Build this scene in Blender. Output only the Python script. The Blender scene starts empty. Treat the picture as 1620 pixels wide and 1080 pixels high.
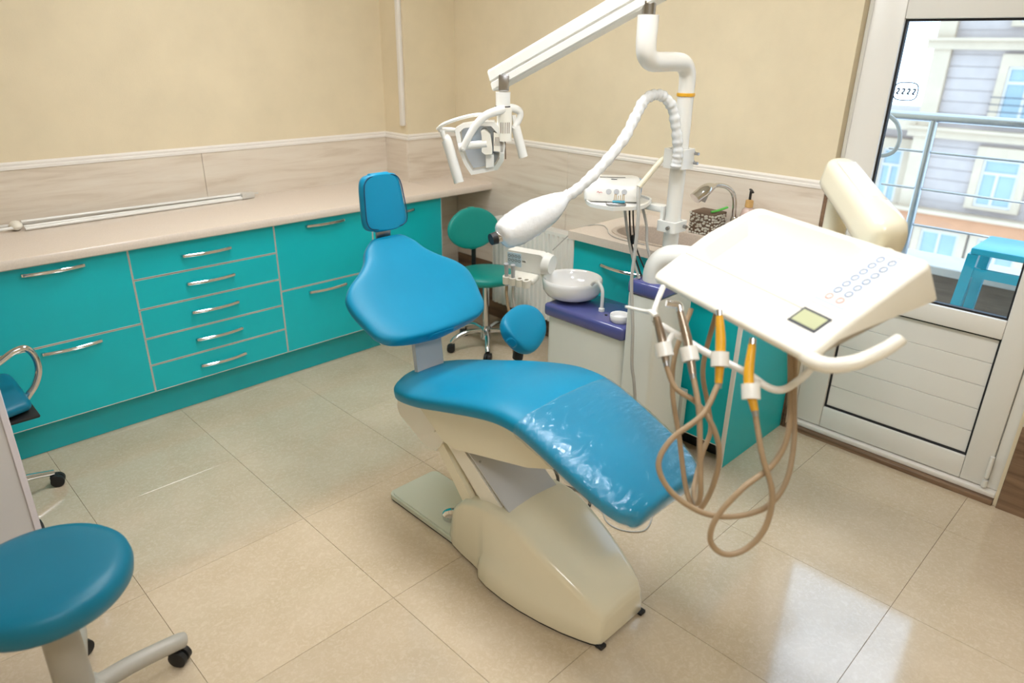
import bpy, bmesh, math, random
from mathutils import Vector, Matrix
random.seed(7)
PI = math.pi
R = math.radians
scene = bpy.context.scene
COL = scene.collection

# ------------------------------------------------------------------ camera, sky, exposure
cam_data = bpy.data.cameras.new('camera')
cam = bpy.data.objects.new('camera', cam_data)
COL.objects.link(cam)
cam_data.sensor_width = 36.0
cam_data.lens = 1108.655 / 1620.0 * 36.0
cam_data.clip_start = 0.02
cam_data.clip_end = 300
CR = Vector((0.71118961, -0.70285226, 0.01442338))
CU = Vector((0.26407443, 0.2861088, 0.92108982))
CF = Vector((0.65151672, 0.65126066, -0.38908292))
CC = Vector((-3.16846, -3.96856, 1.74827))
cam.matrix_world = Matrix(((CR.x, CU.x, -CF.x, CC.x), (CR.y, CU.y, -CF.y, CC.y), (CR.z, CU.z, -CF.z, CC.z), (0, 0, 0, 1)))
cam_data.dof.use_dof = True
cam_data.dof.focus_distance = 2.75
cam_data.dof.aperture_fstop = 2.0
scene.camera = cam

world = bpy.data.worlds.new('sky')
scene.world = world
world.use_nodes = True
bg = world.node_tree.nodes['Background']
bg.inputs['Color'].default_value = (0.60, 0.78, 1.0, 1)
bg.inputs['Strength'].default_value = 4.0

scene.view_settings.view_transform = 'Standard'
scene.view_settings.look = 'None'
scene.view_settings.gamma = 1.0
scene.view_settings.use_curve_mapping = False
scene.view_settings.exposure = 0.0
LAMP_POWER = 20.0      # radiance of the ceiling panels
H = 2.85               # ceiling height

# ------------------------------------------------------------------ helpers
def srgb(r, g, b):
    def f(c):
        c /= 255.0
        return c / 12.92 if c <= 0.04045 else ((c + 0.055) / 1.055) ** 2.4
    return (f(r), f(g), f(b), 1.0)

MATS = {}
def mat(name, col, rough=0.5, metal=0.0, spec=0.5, coat=0.0, ior=1.5, bump=0.0, bscale=200.0, vary=0.0, vscale=8.0, stretch=(1, 1, 1), trans=0.0, emit=None, estr=0.0, col2=None):
    m = bpy.data.materials.new(name)
    m.use_nodes = True
    nt = m.node_tree
    b = nt.nodes['Principled BSDF']
    b.inputs['Base Color'].default_value = col
    b.inputs['Roughness'].default_value = rough
    b.inputs['Metallic'].default_value = metal
    b.inputs['Specular IOR Level'].default_value = spec
    b.inputs['IOR'].default_value = ior
    b.inputs['Coat Weight'].default_value = coat
    b.inputs['Coat Roughness'].default_value = 0.08
    b.inputs['Transmission Weight'].default_value = trans
    if emit:
        b.inputs['Emission Color'].default_value = emit
        b.inputs['Emission Strength'].default_value = estr
    if vary > 0 or bump > 0:
        tc = nt.nodes.new('ShaderNodeTexCoord')
        mp = nt.nodes.new('ShaderNodeMapping')
        mp.inputs['Scale'].default_value = stretch
        nt.links.new(tc.outputs['Object'], mp.inputs['Vector'])
    if vary > 0:
        n = nt.nodes.new('ShaderNodeTexNoise')
        n.inputs['Scale'].default_value = vscale
        n.inputs['Detail'].default_value = 6
        n.inputs['Roughness'].default_value = 0.6
        nt.links.new(mp.outputs['Vector'], n.inputs['Vector'])
        ramp = nt.nodes.new('ShaderNodeValToRGB')
        c2 = col2 if col2 else tuple(min(1, c * (1 + vary)) for c in col[:3]) + (1,)
        c1 = col if col2 else tuple(c * (1 - vary) for c in col[:3]) + (1,)
        ramp.color_ramp.elements[0].position = 0.3
        ramp.color_ramp.elements[1].position = 0.7
        ramp.color_ramp.elements[0].color = c1
        ramp.color_ramp.elements[1].color = c2
        nt.links.new(n.outputs['Fac'], ramp.inputs['Fac'])
        nt.links.new(ramp.outputs['Color'], b.inputs['Base Color'])
    if bump > 0:
        n2 = nt.nodes.new('ShaderNodeTexNoise')
        n2.inputs['Scale'].default_value = bscale
        n2.inputs['Detail'].default_value = 3
        nt.links.new(mp.outputs['Vector'], n2.inputs['Vector'])
        bp = nt.nodes.new('ShaderNodeBump')
        bp.inputs['Strength'].default_value = bump
        bp.inputs['Distance'].default_value = 0.002
        nt.links.new(n2.outputs['Fac'], bp.inputs['Height'])
        nt.links.new(bp.outputs['Normal'], b.inputs['Normal'])
    MATS[name] = m
    return m

def clear_mat(name, tint, gloss_rough, fac, bump=0.0, bscale=20.0, stretch=(1, 1, 1)):
    """thin clear sheet: transparent with a reflective skin"""
    m = bpy.data.materials.new(name)
    m.use_nodes = True
    nt = m.node_tree
    nt.nodes.clear()
    out = nt.nodes.new('ShaderNodeOutputMaterial')
    mix = nt.nodes.new('ShaderNodeMixShader')
    tr = nt.nodes.new('ShaderNodeBsdfTransparent')
    gl = nt.nodes.new('ShaderNodeBsdfGlossy')
    fr = nt.nodes.new('ShaderNodeLayerWeight')
    fr.inputs['Blend'].default_value = 0.5
    pw_ = nt.nodes.new('ShaderNodeMath')
    pw_.operation = 'POWER'
    pw_.inputs[1].default_value = 4.0
    mul = nt.nodes.new('ShaderNodeMath')
    mul.operation = 'MULTIPLY_ADD'
    mul.inputs[1].default_value = 0.7 * fac
    mul.inputs[2].default_value = 0.045 * fac
    tr.inputs['Color'].default_value = tint
    gl.inputs['Roughness'].default_value = gloss_rough
    nt.links.new(fr.outputs['Facing'], pw_.inputs[0])
    nt.links.new(pw_.outputs['Value'], mul.inputs[0])
    nt.links.new(mul.outputs['Value'], mix.inputs['Fac'])
    nt.links.new(tr.outputs['BSDF'], mix.inputs[1])
    nt.links.new(gl.outputs['BSDF'], mix.inputs[2])
    nt.links.new(mix.outputs['Shader'], out.inputs['Surface'])
    if bump > 0:
        tc = nt.nodes.new('ShaderNodeTexCoord')
        mp = nt.nodes.new('ShaderNodeMapping')
        mp.inputs['Scale'].default_value = stretch
        n2 = nt.nodes.new('ShaderNodeTexNoise')
        n2.inputs['Scale'].default_value = bscale
        n2.inputs['Detail'].default_value = 4
        n2.inputs['Distortion'].default_value = 1.2
        bp = nt.nodes.new('ShaderNodeBump')
        bp.inputs['Strength'].default_value = bump
        bp.inputs['Distance'].default_value = 0.01
        nt.links.new(tc.outputs['Object'], mp.inputs['Vector'])
        nt.links.new(mp.outputs['Vector'], n2.inputs['Vector'])
        nt.links.new(n2.outputs['Fac'], bp.inputs['Height'])
        nt.links.new(bp.outputs['Normal'], gl.inputs['Normal'])
    MATS[name] = m
    return m

def stone_mat(name, c1, c2, c3, rough, axis):
    """travertine-like stone with long horizontal veins along the given axis"""
    m = bpy.data.materials.new(name)
    m.use_nodes = True
    nt = m.node_tree
    b = nt.nodes['Principled BSDF']
    b.inputs['Roughness'].default_value = rough
    geo = nt.nodes.new('ShaderNodeNewGeometry')
    mp = nt.nodes.new('ShaderNodeMapping')
    mp.inputs['Scale'].default_value = (1.2, 14, 14) if axis == 'x' else (14, 1.2, 14)
    nt.links.new(geo.outputs['Position'], mp.inputs['Vector'])
    n = nt.nodes.new('ShaderNodeTexNoise')
    n.inputs['Scale'].default_value = 1.6
    n.inputs['Detail'].default_value = 9
    n.inputs['Roughness'].default_value = 0.62
    n.inputs['Distortion'].default_value = 0.6
    nt.links.new(mp.outputs['Vector'], n.inputs['Vector'])
    r = nt.nodes.new('ShaderNodeValToRGB')
    r.color_ramp.elements[0].position = 0.30
    r.color_ramp.elements[0].color = c1
    r.color_ramp.elements[1].position = 0.72
    r.color_ramp.elements[1].color = c3
    e = r.color_ramp.elements.new(0.48)
    e.color = c2
    nt.links.new(n.outputs['Fac'], r.inputs['Fac'])
    nt.links.new(r.outputs['Color'], b.inputs['Base Color'])
    MATS[name] = m
    return m

# surfaces
mat('wallpaper', srgb(228, 214, 184), 0.75, vary=0.05, vscale=3.0, bump=0.25, bscale=160)
mat('ceiling_paint', srgb(240, 236, 226), 0.9, bump=0.1, bscale=90)
stone_mat('stone_x', srgb(208, 193, 174), srgb(224, 212, 196), srgb(232, 223, 209), 0.35, 'x')
stone_mat('stone_y', srgb(208, 193, 174), srgb(224, 212, 196), srgb(232, 223, 209), 0.35, 'y')
stone_mat('brown_y', srgb(84, 62, 46), srgb(120, 94, 72), srgb(150, 122, 96), 0.4, 'y')
mat('white_trim', srgb(238, 233, 226), 0.5, vary=0.02, vscale=5)
mat('grout', srgb(150, 132, 110), 0.9, vary=0.1, vscale=30)
mat('pvc', srgb(232, 230, 224), 0.3, vary=0.015, vscale=4)
mat('gasket', srgb(30, 30, 34), 0.6, vary=0.1)
mat('worktop', srgb(226, 213, 200), 0.22, vary=0.05, vscale=140, coat=0.3)
mat('teal', srgb(0, 188, 198), 0.42, vary=0.03, vscale=6, bump=0.04, bscale=400)
mat('teal_plinth', srgb(20, 176, 186), 0.25, vary=0.03, vscale=6)
mat('carcass', srgb(225, 222, 214), 0.5, vary=0.03)
mat('alu', srgb(222, 220, 214), 0.3, metal=0.35, vary=0.03)
mat('chrome', srgb(215, 215, 218), 0.08, metal=1.0, vary=0.02)
mat('steel', srgb(170, 170, 172), 0.28, metal=1.0, vary=0.05)
mat('upholstery', srgb(0, 138, 180), 0.42, spec=0.35, bump=0.12, bscale=420, vary=0.04, vscale=5)
mat('upholstery_dark', srgb(0, 112, 142), 0.40, spec=0.4, bump=0.12, bscale=420, vary=0.05, vscale=5)
mat('upholstery_green', srgb(0, 148, 140), 0.4, bump=0.1, bscale=420, vary=0.04, vscale=5)
mat('piping', srgb(0, 70, 105), 0.5, vary=0.05)
mat('cream', srgb(240, 233, 209), 0.22, vary=0.015, vscale=4, coat=0.4)
mat('cream_light', srgb(244, 240, 228), 0.3, vary=0.015, vscale=4, coat=0.2)
mat('white_plastic', srgb(240, 239, 234), 0.28, vary=0.01, vscale=4, coat=0.2)
mat('base_plate', srgb(214, 220, 204), 0.25, vary=0.02, vscale=4, coat=0.3)
mat('grey_plate', srgb(198, 198, 200), 0.35, vary=0.02, vscale=5)
mat('unit_white', srgb(226, 228, 220), 0.35, vary=0.015, vscale=4)
mat('purple', srgb(80, 86, 146), 0.18, vary=0.04, vscale=6, coat=0.4)
mat('porcelain', srgb(246, 246, 246), 0.08, vary=0.01, coat=0.6)
mat('rubber', srgb(28, 27, 28), 0.55, vary=0.1)
mat('hose_tan', srgb(166, 142, 112), 0.5, vary=0.05, vscale=30)
mat('hose_grey', srgb(176, 174, 168), 0.45, vary=0.04, vscale=30)
mat('cable_black', srgb(25, 25, 27), 0.5, vary=0.1)
mat('yellow_sleeve', srgb(226, 168, 40), 0.4, vary=0.08, vscale=30)
mat('instrument_metal', srgb(170, 155, 140), 0.3, metal=0.85, vary=0.08, vscale=40)
mat('stool_grey', srgb(176, 172, 162), 0.4, vary=0.03, vscale=8)
mat('radiator_white', srgb(236, 234, 228), 0.35, vary=0.015)
mat('sink_stone', srgb(190, 176, 162), 0.4, vary=0.12, vscale=160)
mat('reflector', srgb(222, 232, 246), 0.2, metal=0.1, vary=0.05, vscale=12)
mat('vent_dark', srgb(110, 90, 74), 0.7, vary=0.05)
mat('lcd', srgb(186, 190, 150), 0.3, vary=0.03)
mat('label_blue', srgb(120, 150, 190), 0.5, vary=0.03)
mat('label_red', srgb(225, 160, 150), 0.5, vary=0.03)
mat('button_grey', srgb(178, 180, 184), 0.4, vary=0.03)
mat('panel_blue', srgb(190, 215, 230), 0.4, vary=0.03)
mat('ink', srgb(60, 62, 70), 0.6, vary=0.05)
mat('ink_red', srgb(200, 90, 90), 0.6, vary=0.05)
mat('knob_blue', srgb(160, 176, 198), 0.4, vary=0.03)
mat('foam_blue', srgb(80, 165, 190), 0.8, vary=0.05, vscale=60)
mat('bur_gold', srgb(200, 160, 70), 0.3, metal=0.8, vary=0.05)
mat('pebble', srgb(205, 202, 190), 0.4, vary=0.2, vscale=60)
mat('green_plastic', srgb(90, 190, 80), 0.4, vary=0.05)
mat('soap_brown', srgb(120, 62, 48), 0.25, vary=0.15, vscale=30)
mat('soap_label', srgb(225, 90, 50), 0.5, vary=0.2, vscale=40)
mat('soap_clear', srgb(205, 180, 170), 0.15, vary=0.05)
mat('cork', srgb(205, 165, 105), 0.5, vary=0.1, vscale=40)
mat('desk_white', srgb(212, 212, 216), 0.4, vary=0.015)
mat('desk_edge', srgb(226, 222, 232), 0.4, vary=0.015)
mat('film_white', srgb(236, 238, 240), 0.22, vary=0.03, vscale=30, bump=1.0, bscale=55, coat=0.5)
mat('facade', srgb(172, 156, 146), 0.85, vary=0.06, vscale=1.5, bump=0.2, bscale=10)
mat('facade_pale', srgb(186, 164, 138), 0.85, vary=0.05, vscale=1.5)
mat('facade_band', srgb(180, 128, 92), 0.85, vary=0.06, vscale=1.5)
mat('far_glass', srgb(134, 150, 152), 0.3, vary=0.1, vscale=0.6, coat=0.5)
mat('far_frame', srgb(190, 180, 170), 0.5, vary=0.02)
mat('parapet_brown', srgb(112, 98, 88), 0.6, vary=0.25, vscale=5, stretch=(6, 1, 9))
mat('parapet_cap', srgb(190, 184, 178), 0.6, vary=0.05)
mat('teal_paint', srgb(20, 150, 170), 0.3, vary=0.05, vscale=10)
mat('lamp_frame', srgb(235, 235, 235), 0.4, vary=0.02)
mat('lamp_glow', (1, 1, 1, 1), 0.5, emit=(0.97, 0.985, 1.0, 1), estr=LAMP_POWER)
clear_mat('glass', (0.93, 0.97, 0.99, 1), 0.01, 0.9)
clear_mat('film', (1, 1, 1, 1), 0.07, 1.3, bump=1.0, bscale=16.0, stretch=(0.8, 2.6, 1.0))
clear_mat('clear_plastic', (0.92, 0.94, 0.94, 1), 0.05, 1.5)

# floor tile: polished porcelain with pale flecks
def tile_mat():
    m = bpy.data.materials.new('floor_tile')
    m.use_nodes = True
    nt = m.node_tree
    b = nt.nodes['Principled BSDF']
    b.inputs['Roughness'].default_value = 0.10
    b.inputs['IOR'].default_value = 1.85
    geo = nt.nodes.new('ShaderNodeNewGeometry')
    info = nt.nodes.new('ShaderNodeObjectInfo')
    n1 = nt.nodes.new('ShaderNodeTexNoise')
    n1.inputs['Scale'].default_value = 5.0
    n1.inputs['Detail'].default_value = 5
    n2 = nt.nodes.new('ShaderNodeTexNoise')
    n2.inputs['Scale'].default_value = 62.0
    n2.inputs['Detail'].default_value = 5
    n2.inputs['Roughness'].default_value = 0.65
    n2.inputs['Distortion'].default_value = 1.0
    nt.links.new(geo.outputs['Position'], n1.inputs['Vector'])
    nt.links.new(geo.outputs['Position'], n2.inputs['Vector'])
    r1 = nt.nodes.new('ShaderNodeValToRGB')
    r1.color_ramp.elements[0].position = 0.3
    r1.color_ramp.elements[1].position = 0.7
    r1.color_ramp.elements[0].color = srgb(203, 184, 156)
    r1.color_ramp.elements[1].color = srgb(214, 196, 170)
    r2 = nt.nodes.new('ShaderNodeValToRGB')
    r2.color_ramp.elements[0].position = 0.46
    r2.color_ramp.elements[1].position = 0.70
    r2.color_ramp.elements[0].color = (0, 0, 0, 1)
    r2.color_ramp.elements[1].color = (1, 1, 1, 1)
    nt.links.new(n1.outputs['Fac'], r1.inputs['Fac'])
    nt.links.new(n2.outputs['Fac'], r2.inputs['Fac'])
    mx = nt.nodes.new('ShaderNodeMix')
    mx.data_type = 'RGBA'
    mulf = nt.nodes.new('ShaderNodeMath')
    mulf.operation = 'MULTIPLY'
    mulf.inputs[1].default_value = 0.55
    nt.links.new(r2.outputs['Color'], mulf.inputs[0])
    nt.links.new(mulf.outputs['Value'], mx.inputs['Factor'])
    nt.links.new(r1.outputs['Color'], mx.inputs['A'])
    mx.inputs['B'].default_value = srgb(228, 214, 193)
    hsv = nt.nodes.new('ShaderNodeHueSaturation')
    mr = nt.nodes.new('ShaderNodeMapRange')
    mr.inputs['To Min'].default_value = 0.965
    mr.inputs['To Max'].default_value = 1.035
    nt.links.new(info.outputs['Random'], mr.inputs['Value'])
    nt.links.new(mr.outputs['Result'], hsv.inputs['Value'])
    nt.links.new(mx.outputs['Result'], hsv.inputs['Color'])
    nt.links.new(hsv.outputs['Color'], b.inputs['Base Color'])
    MATS['floor_tile'] = m
tile_mat()

# ---- object helpers
ROOT = {}      # object -> world matrix of the thing it belongs to
def tag(o, label, cat, group=None):
    o['label'] = label
    o['category'] = cat
    if group:
        o['group'] = group
    return o

def thing(name, label, cat, loc=(0, 0, 0), rotz=0.0, group=None):
    o = bpy.data.objects.new(name, None)
    o.empty_display_size = 0.1
    COL.objects.link(o)
    o.location = loc
    o.rotation_euler = (0, 0, rotz)
    ROOT[o.name] = Matrix.Translation(Vector(loc)) @ Matrix.Rotation(rotz, 4, 'Z')
    return tag(o, label, cat, group)

def catmull(pts, res=6):
    P = [Vector(p) for p in pts]
    if len(P) < 3:
        return P
    out = []
    n = len(P)
    for i in range(n - 1):
        p0 = P[i - 1] if i > 0 else P[0] * 2 - P[1]
        p1, p2 = P[i], P[i + 1]
        p3 = P[i + 2] if i + 2 < n else P[n - 1] * 2 - P[n - 2]
        for k in range(res):
            t = k / res
            out.append(0.5 * ((2 * p1) + (p2 - p0) * t + (2 * p0 - 5 * p1 + 4 * p2 - p3) * t * t + (3 * p1 - p0 - 3 * p2 + p3) * t ** 3))
    out.append(P[-1])
    return out

def frame_mat(origin, ex, ey, ez):
    return Matrix(((ex[0], ey[0], ez[0], origin[0]), (ex[1], ey[1], ez[1], origin[1]), (ex[2], ey[2], ez[2], origin[2]), (0, 0, 0, 1)))

class MB:
    def __init__(self):
        self.v = []
        self.f = []
    def add(self, vs, fs, M=None):
        o = len(self.v)
        for p in vs:
            p = Vector(p)
            self.v.append(M @ p if M else p)
        for f in fs:
            self.f.append([i + o for i in f])
        return self
    def box(self, x0, x1, y0, y1, z0, z1, M=None):
        vs = [(x0, y0, z0), (x1, y0, z0), (x1, y1, z0), (x0, y1, z0), (x0, y0, z1), (x1, y0, z1), (x1, y1, z1), (x0, y1, z1)]
        fs = [(0, 3, 2, 1), (4, 5, 6, 7), (0, 1, 5, 4), (1, 2, 6, 5), (2, 3, 7, 6), (3, 0, 4, 7)]
        return self.add(vs, fs, M)
    def rbox(self, x0, x1, y0, y1, z0, z1, r=0.01, seg=3, M=None):
        bm = bmesh.new()
        bmesh.ops.create_cube(bm, size=1.0)
        for v in bm.verts:
            v.co = Vector((x0 + (v.co.x + .5) * (x1 - x0), y0 + (v.co.y + .5) * (y1 - y0), z0 + (v.co.z + .5) * (z1 - z0)))
        bmesh.ops.bevel(bm, geom=bm.edges[:], offset=r, segments=seg, profile=0.5, affect='EDGES')
        bm.verts.index_update()
        self.add([v.co.copy() for v in bm.verts], [[v.index for v in f.verts] for f in bm.faces], M)
        bm.free()
        return self
    def loft(self, rings, cap=True, M=None, closed=True):
        n = len(rings[0])
        vs = [p for r in rings for p in r]
        fs = []
        for i in range(len(rings) - 1):
            for j in range(n if closed else n - 1):
                a = i * n + j
                b = i * n + (j + 1) % n
                fs.append((a, b, b + n, a + n))
        if cap:
            fs.append(list(range(n))[::-1])
            fs.append([(len(rings) - 1) * n + j for j in range(n)])
        return self.add(vs, fs, M)
    def tube(self, pts, r, n=10, res=6, smooth=True, M=None, flat=1.0):
        P = catmull(pts, res) if smooth else [Vector(p) for p in pts]
        rr = r if callable(r) else (lambda t: r)
        T = []
        for i in range(len(P)):
            d = P[min(i + 1, len(P) - 1)] - P[max(i - 1, 0)]
            T.append(d.normalized() if d.length > 1e-9 else Vector((0, 0, 1)))
        up = Vector((0, 0, 1)) if abs(T[0].z) < 0.9 else Vector((1, 0, 0))
        N = (up - T[0] * up.dot(T[0])).normalized()
        rings = []
        for i, p in enumerate(P):
            N = (N - T[i] * N.dot(T[i])).normalized()
            B = T[i].cross(N)
            q = rr(i / max(1, len(P) - 1))
            rings.append([p + N * (q * flat * math.cos(2 * PI * k / n)) + B * (q * math.sin(2 * PI * k / n)) for k in range(n)])
        return self.loft(rings, True, M)
    def cyl(self, a, b, r0, r1=None, n=20, M=None):
        r1 = r0 if r1 is None else r1
        return self.tube([a, b], lambda t: r0 + (r1 - r0) * t, n=n, smooth=False, M=M)
    def lathe(self, prof, n=32, M=None, sx=1.0, sy=1.0, cap=True):
        rings = [[Vector((r * math.cos(2 * PI * k / n) * sx, r * math.sin(2 * PI * k / n) * sy, z)) for k in range(n)] for r, z in prof]
        return self.loft(rings, cap, M)
    def prism(self, poly, z0, z1, M=None):
        n = len(poly)
        vs = [(p[0], p[1], z0) for p in poly] + [(p[0], p[1], z1) for p in poly]
        fs = [list(range(n))[::-1], [n + i for i in range(n)]] + [(i, (i + 1) % n, n + (i + 1) % n, n + i) for i in range(n)]
        return self.add(vs, fs, M)
    def ring_prism(self, outer, inner, z0, z1, M=None):
        n = len(outer)
        vs = [(p[0], p[1], z0) for p in outer] + [(p[0], p[1], z0) for p in inner] + [(p[0], p[1], z1) for p in outer] + [(p[0], p[1], z1) for p in inner]
        fs = []
        for i in range(n):
            j = (i + 1) % n
            fs += [(i, n + i, n + j, j), (2 * n + i, 2 * n + j, 3 * n + j, 3 * n + i), (i, j, 2 * n + j, 2 * n + i), (n + i, 3 * n + i, 3 * n + j, n + j)]
        return self.add(vs, fs, M)
    def sphere(self, c, r, n=16, M=None, s=(1, 1, 1)):
        m = n // 2
        rings = []
        for i in range(1, m):
            a = PI * i / m
            rings.append([Vector((c[0] + s[0] * r * math.sin(a) * math.cos(2 * PI * k / n), c[1] + s[1] * r * math.sin(a) * math.sin(2 * PI * k / n), c[2] - s[2] * r * math.cos(a))) for k in range(n)])
        return self.loft(rings, True, M)
    def cushion(self, stations, th, e=3.2, n=36, crown=0.012, ends=0.03, side=Vector((1, 0, 0)), dish=0.0, grow=0.0, res=4, thin=False):
        """stations: (centre, half width); normals lie perpendicular to the spine and the side vector"""
        pts = catmull([Vector(s[0]) for s in stations], res)
        ws = [v.x for v in catmull([(s[1], 0, 0) for s in stations], res)]
        T = []
        for i in range(len(pts)):
            T.append((pts[min(i + 1, len(pts) - 1)] - pts[max(i - 1, 0)]).normalized())
        def ring(p, t, w, h, cr):
            nn = side.cross(t).normalized()
            if nn.z < 0:
                nn = -nn
            out = []
            for k in range(n):
                a = 2 * PI * k / n
                c, s = math.cos(a), math.sin(a)
                x = (w + grow) * math.copysign(abs(c) ** (2 / e), c)
                z = (h + grow) * math.copysign(abs(s) ** (2 / e), s)
                q = x / max(w, 1e-6)
                if s > 0:
                    z += cr * max(0, 1 - q * q) - dish * max(0, 1 - q * q) * 0
                z += dish * q * q * 1.0
                out.append(p + side * x + nn * z)
            return out
        rings = []
        hs = th / 2
        E_ = 5
        wm = max(ws)
        def hf(w):
            return (1 - (1 - min(1.0, w / (.75 * wm))) ** 2) ** .5 if thin else 1.0
        for k in range(E_):
            a = PI / 2 * (1 - k / E_)
            f = math.cos(a)
            rings.append(ring(pts[0] - T[0] * ends * math.sin(a), T[0], max(ws[0] - ends * (1 - f) * 1.2, 0.01), max(hs * f * hf(ws[0]), 0.004), crown * f))
        for i in range(len(pts)):
            rings.append(ring(pts[i], T[i], ws[i], hs * hf(ws[i]), crown * hf(ws[i])))
        for k in range(1, E_ + 1):
            a = PI / 2 * (k / E_)
            f = math.cos(a)
            rings.append(ring(pts[-1] + T[-1] * ends * math.sin(a), T[-1], max(ws[-1] - ends * (1 - f) * 1.2, 0.01), max(hs * f * hf(ws[-1]), 0.004), crown * f))
        return self.loft(rings, True)
    def mesh(self, name, material, angle=38, Minv=None):
        me = bpy.data.meshes.new(name)
        vs = [tuple(Minv @ p) if Minv else tuple(p) for p in self.v]
        me.from_pydata(vs, [], self.f)
        bm = bmesh.new()
        bm.from_mesh(me)
        bmesh.ops.recalc_face_normals(bm, faces=bm.faces[:])
        bm.to_mesh(me)
        bm.free()
        me.polygons.foreach_set('use_smooth', [True] * len(me.polygons))
        me.set_sharp_from_angle(angle=R(angle))
        me.materials.append(MATS[material])
        return me
    def build(self, name, material, parent=None, angle=38, local=False, label=None):
        """coordinates are world ones unless local; a part is stored relative to its thing"""
        Mi = None
        rm = None
        if parent is not None:
            rm = ROOT[parent.name]
            if not local:
                Mi = rm.inverted()
        me = self.mesh(name, material, angle, Mi)
        o = bpy.data.objects.new(name, me)
        COL.objects.link(o)
        if parent is not None:
            o.parent = parent
            ROOT[o.name] = rm
        else:
            ROOT[o.name] = Matrix.Identity(4)
        if label:
            o['label'] = label
        return o

def part_copy(src_mesh, name, parent, loc=(0, 0, 0), rot=(0, 0, 0)):
    """another piece that shares mesh data; loc is in the coordinates of the thing"""
    o = bpy.data.objects.new(name, src_mesh)
    COL.objects.link(o)
    o.parent = parent
    o.location = loc
    o.rotation_euler = rot
    ROOT[o.name] = ROOT[parent.name]
    return o

def copy_tree(o, parent=None):
    c = o.copy()
    COL.objects.link(c)
    c.parent = parent
    for ch in list(o.children):
        copy_tree(ch, c)
    return c

def struct(mb, name, material, parent=None, angle=38):
    o = mb.build(name, material, parent, angle)
    if parent is None:
        o['kind'] = 'structure'
    return o

def rounded_rect(x0, x1, y0, y1, r, k=5):
    out = []
    for cx, cy, a0 in ((x1 - r, y1 - r, 0), (x0 + r, y1 - r, 90), (x0 + r, y0 + r, 180), (x1 - r, y0 + r, 270)):
        for i in range(k + 1):
            a = R(a0 + 90 * i / k)
            out.append((cx + r * math.cos(a), cy + r * math.sin(a)))
    return out

def taper(L_, wf, p=3.0, n=13):
    """(distance, half width) pairs that close smoothly at both ends"""
    out = []
    for i in range(n):
        u = -math.cos(PI * (0.035 + 0.93 * i / (n - 1)))
        out.append(((u + 1) / 2 * L_, wf((u + 1) / 2) * (1 - abs(u) ** p) ** (1 / p)))
    return out

# ------------------------------------------------------------------ room shell
XW, YS = -5.0, -5.7     # far walls behind the camera
floor = struct(MB().box(XW, 0.16, YS, 0, -0.12, -0.003), 'floor', 'grout')
tx0, ty0, ts, tsy = -2.1249, -1.1638, 0.6, 0.6035
tile_cache = {}
for i in range(-6, 6):
    for j in range(-10, 4):
        x0 = max(tx0 + i * ts, XW); x1 = min(tx0 + (i + 1) * ts, 0.0)
        y0 = max(ty0 + j * tsy, YS); y1 = min(ty0 + (j + 1) * tsy, 0.0)
        if x1 - x0 < 0.03 or y1 - y0 < 0.03:
            continue
        g = 0.0006
        key = (round(x1 - x0, 3), round(y1 - y0, 3))
        if key not in tile_cache:
            w, d = key
            mb = MB()
            a, b_ = w / 2 - g, d / 2 - g
            bv = 0.0005
            ring = lambda s, z: [Vector((-s[0], -s[1], z)), Vector((s[0], -s[1], z)), Vector((s[0], s[1], z)), Vector((-s[0], s[1], z))]
            mb.loft([ring((a, b_), -0.0028), ring((a, b_), -bv), ring((a - bv, b_ - bv), 0.0)])
            tile_cache[key] = mb.mesh('floor_tile', 'floor_tile', 20)
        part_copy(tile_cache[key], 'floor_tile', floor, ((x0 + x1) / 2, (y0 + y1) / 2, 0))

wall_left = struct(MB().box(XW, 0.25, 0, 0.2, 0, H), 'wall_left', 'wallpaper')
pillar = struct(MB().box(-0.40, 0.0, -0.24, 0.0, 0, H), 'wall_pillar', 'wallpaper')
DY0, DY1, DZ = -2.755, -3.665, 2.06     # door opening
wr = MB()
wr.box(0, 0.25, DY0, 0.0, 0, H)
wr.box(0, 0.25, YS, DY1, 0, H)
wr.box(0, 0.25, DY1, DY0, DZ, H)
wall_right = struct(wr, 'wall_right', 'wallpaper')
wall_back = struct(MB().box(XW - 0.2, 0.25, YS - 0.2, YS, 0, H), 'wall_back', 'wallpaper')
wall_side = struct(MB().box(XW - 0.2, XW, YS, 0.2, 0, H), 'wall_side', 'wallpaper')
ceiling = struct(MB().box(XW - 0.2, 0.25, YS - 0.2, 0.2, H, H + 0.15), 'ceiling', 'ceiling_paint')

# stone wainscot slabs, each a piece of its wall
ZT = 1.185
def slabs_x(parent, xs, y, z0, z1, m):
    for a, b_ in zip(xs[:-1], xs[1:]):
        MB().rbox(a + .001, b_ - .001, y - 0.012, y - 0.0005, z0, z1, 0.0015, 1).build('stone_slab', m, parent)
def slabs_y(parent, ys, x, z0, z1, m):
    for a, b_ in zip(ys[:-1], ys[1:]):
        MB().rbox(x - 0.012, x - 0.0005, b_ + .001, a - .001, z0, z1, 0.0015, 1).build('stone_slab', m, parent)
slabs_x(wall_left, [-5, -3.85, -2.65, -1.62, -0.40], 0, 0.0, ZT, 'stone_x')
slabs_x(pillar, [-0.412, 0.0], -0.24, 0.0, ZT, 'stone_x')
MB().rbox(-0.412, -0.4005, -0.2395, -0.013, 0.0, ZT, 0.0015, 1).build('stone_slab', 'stone_y', pillar)
slabs_y(wall_right, [-0.253, -1.25, -1.95, -2.742], 0, 0.387, ZT, 'stone_y')
slabs_y(wall_right, [-0.253, -1.25, -2.35, -2.742], 0, 0.0, 0.385, 'brown_y')
slabs_y(wall_right, [-3.678, -4.7, -5.69], 0, 0.387, ZT, 'stone_y')
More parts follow.
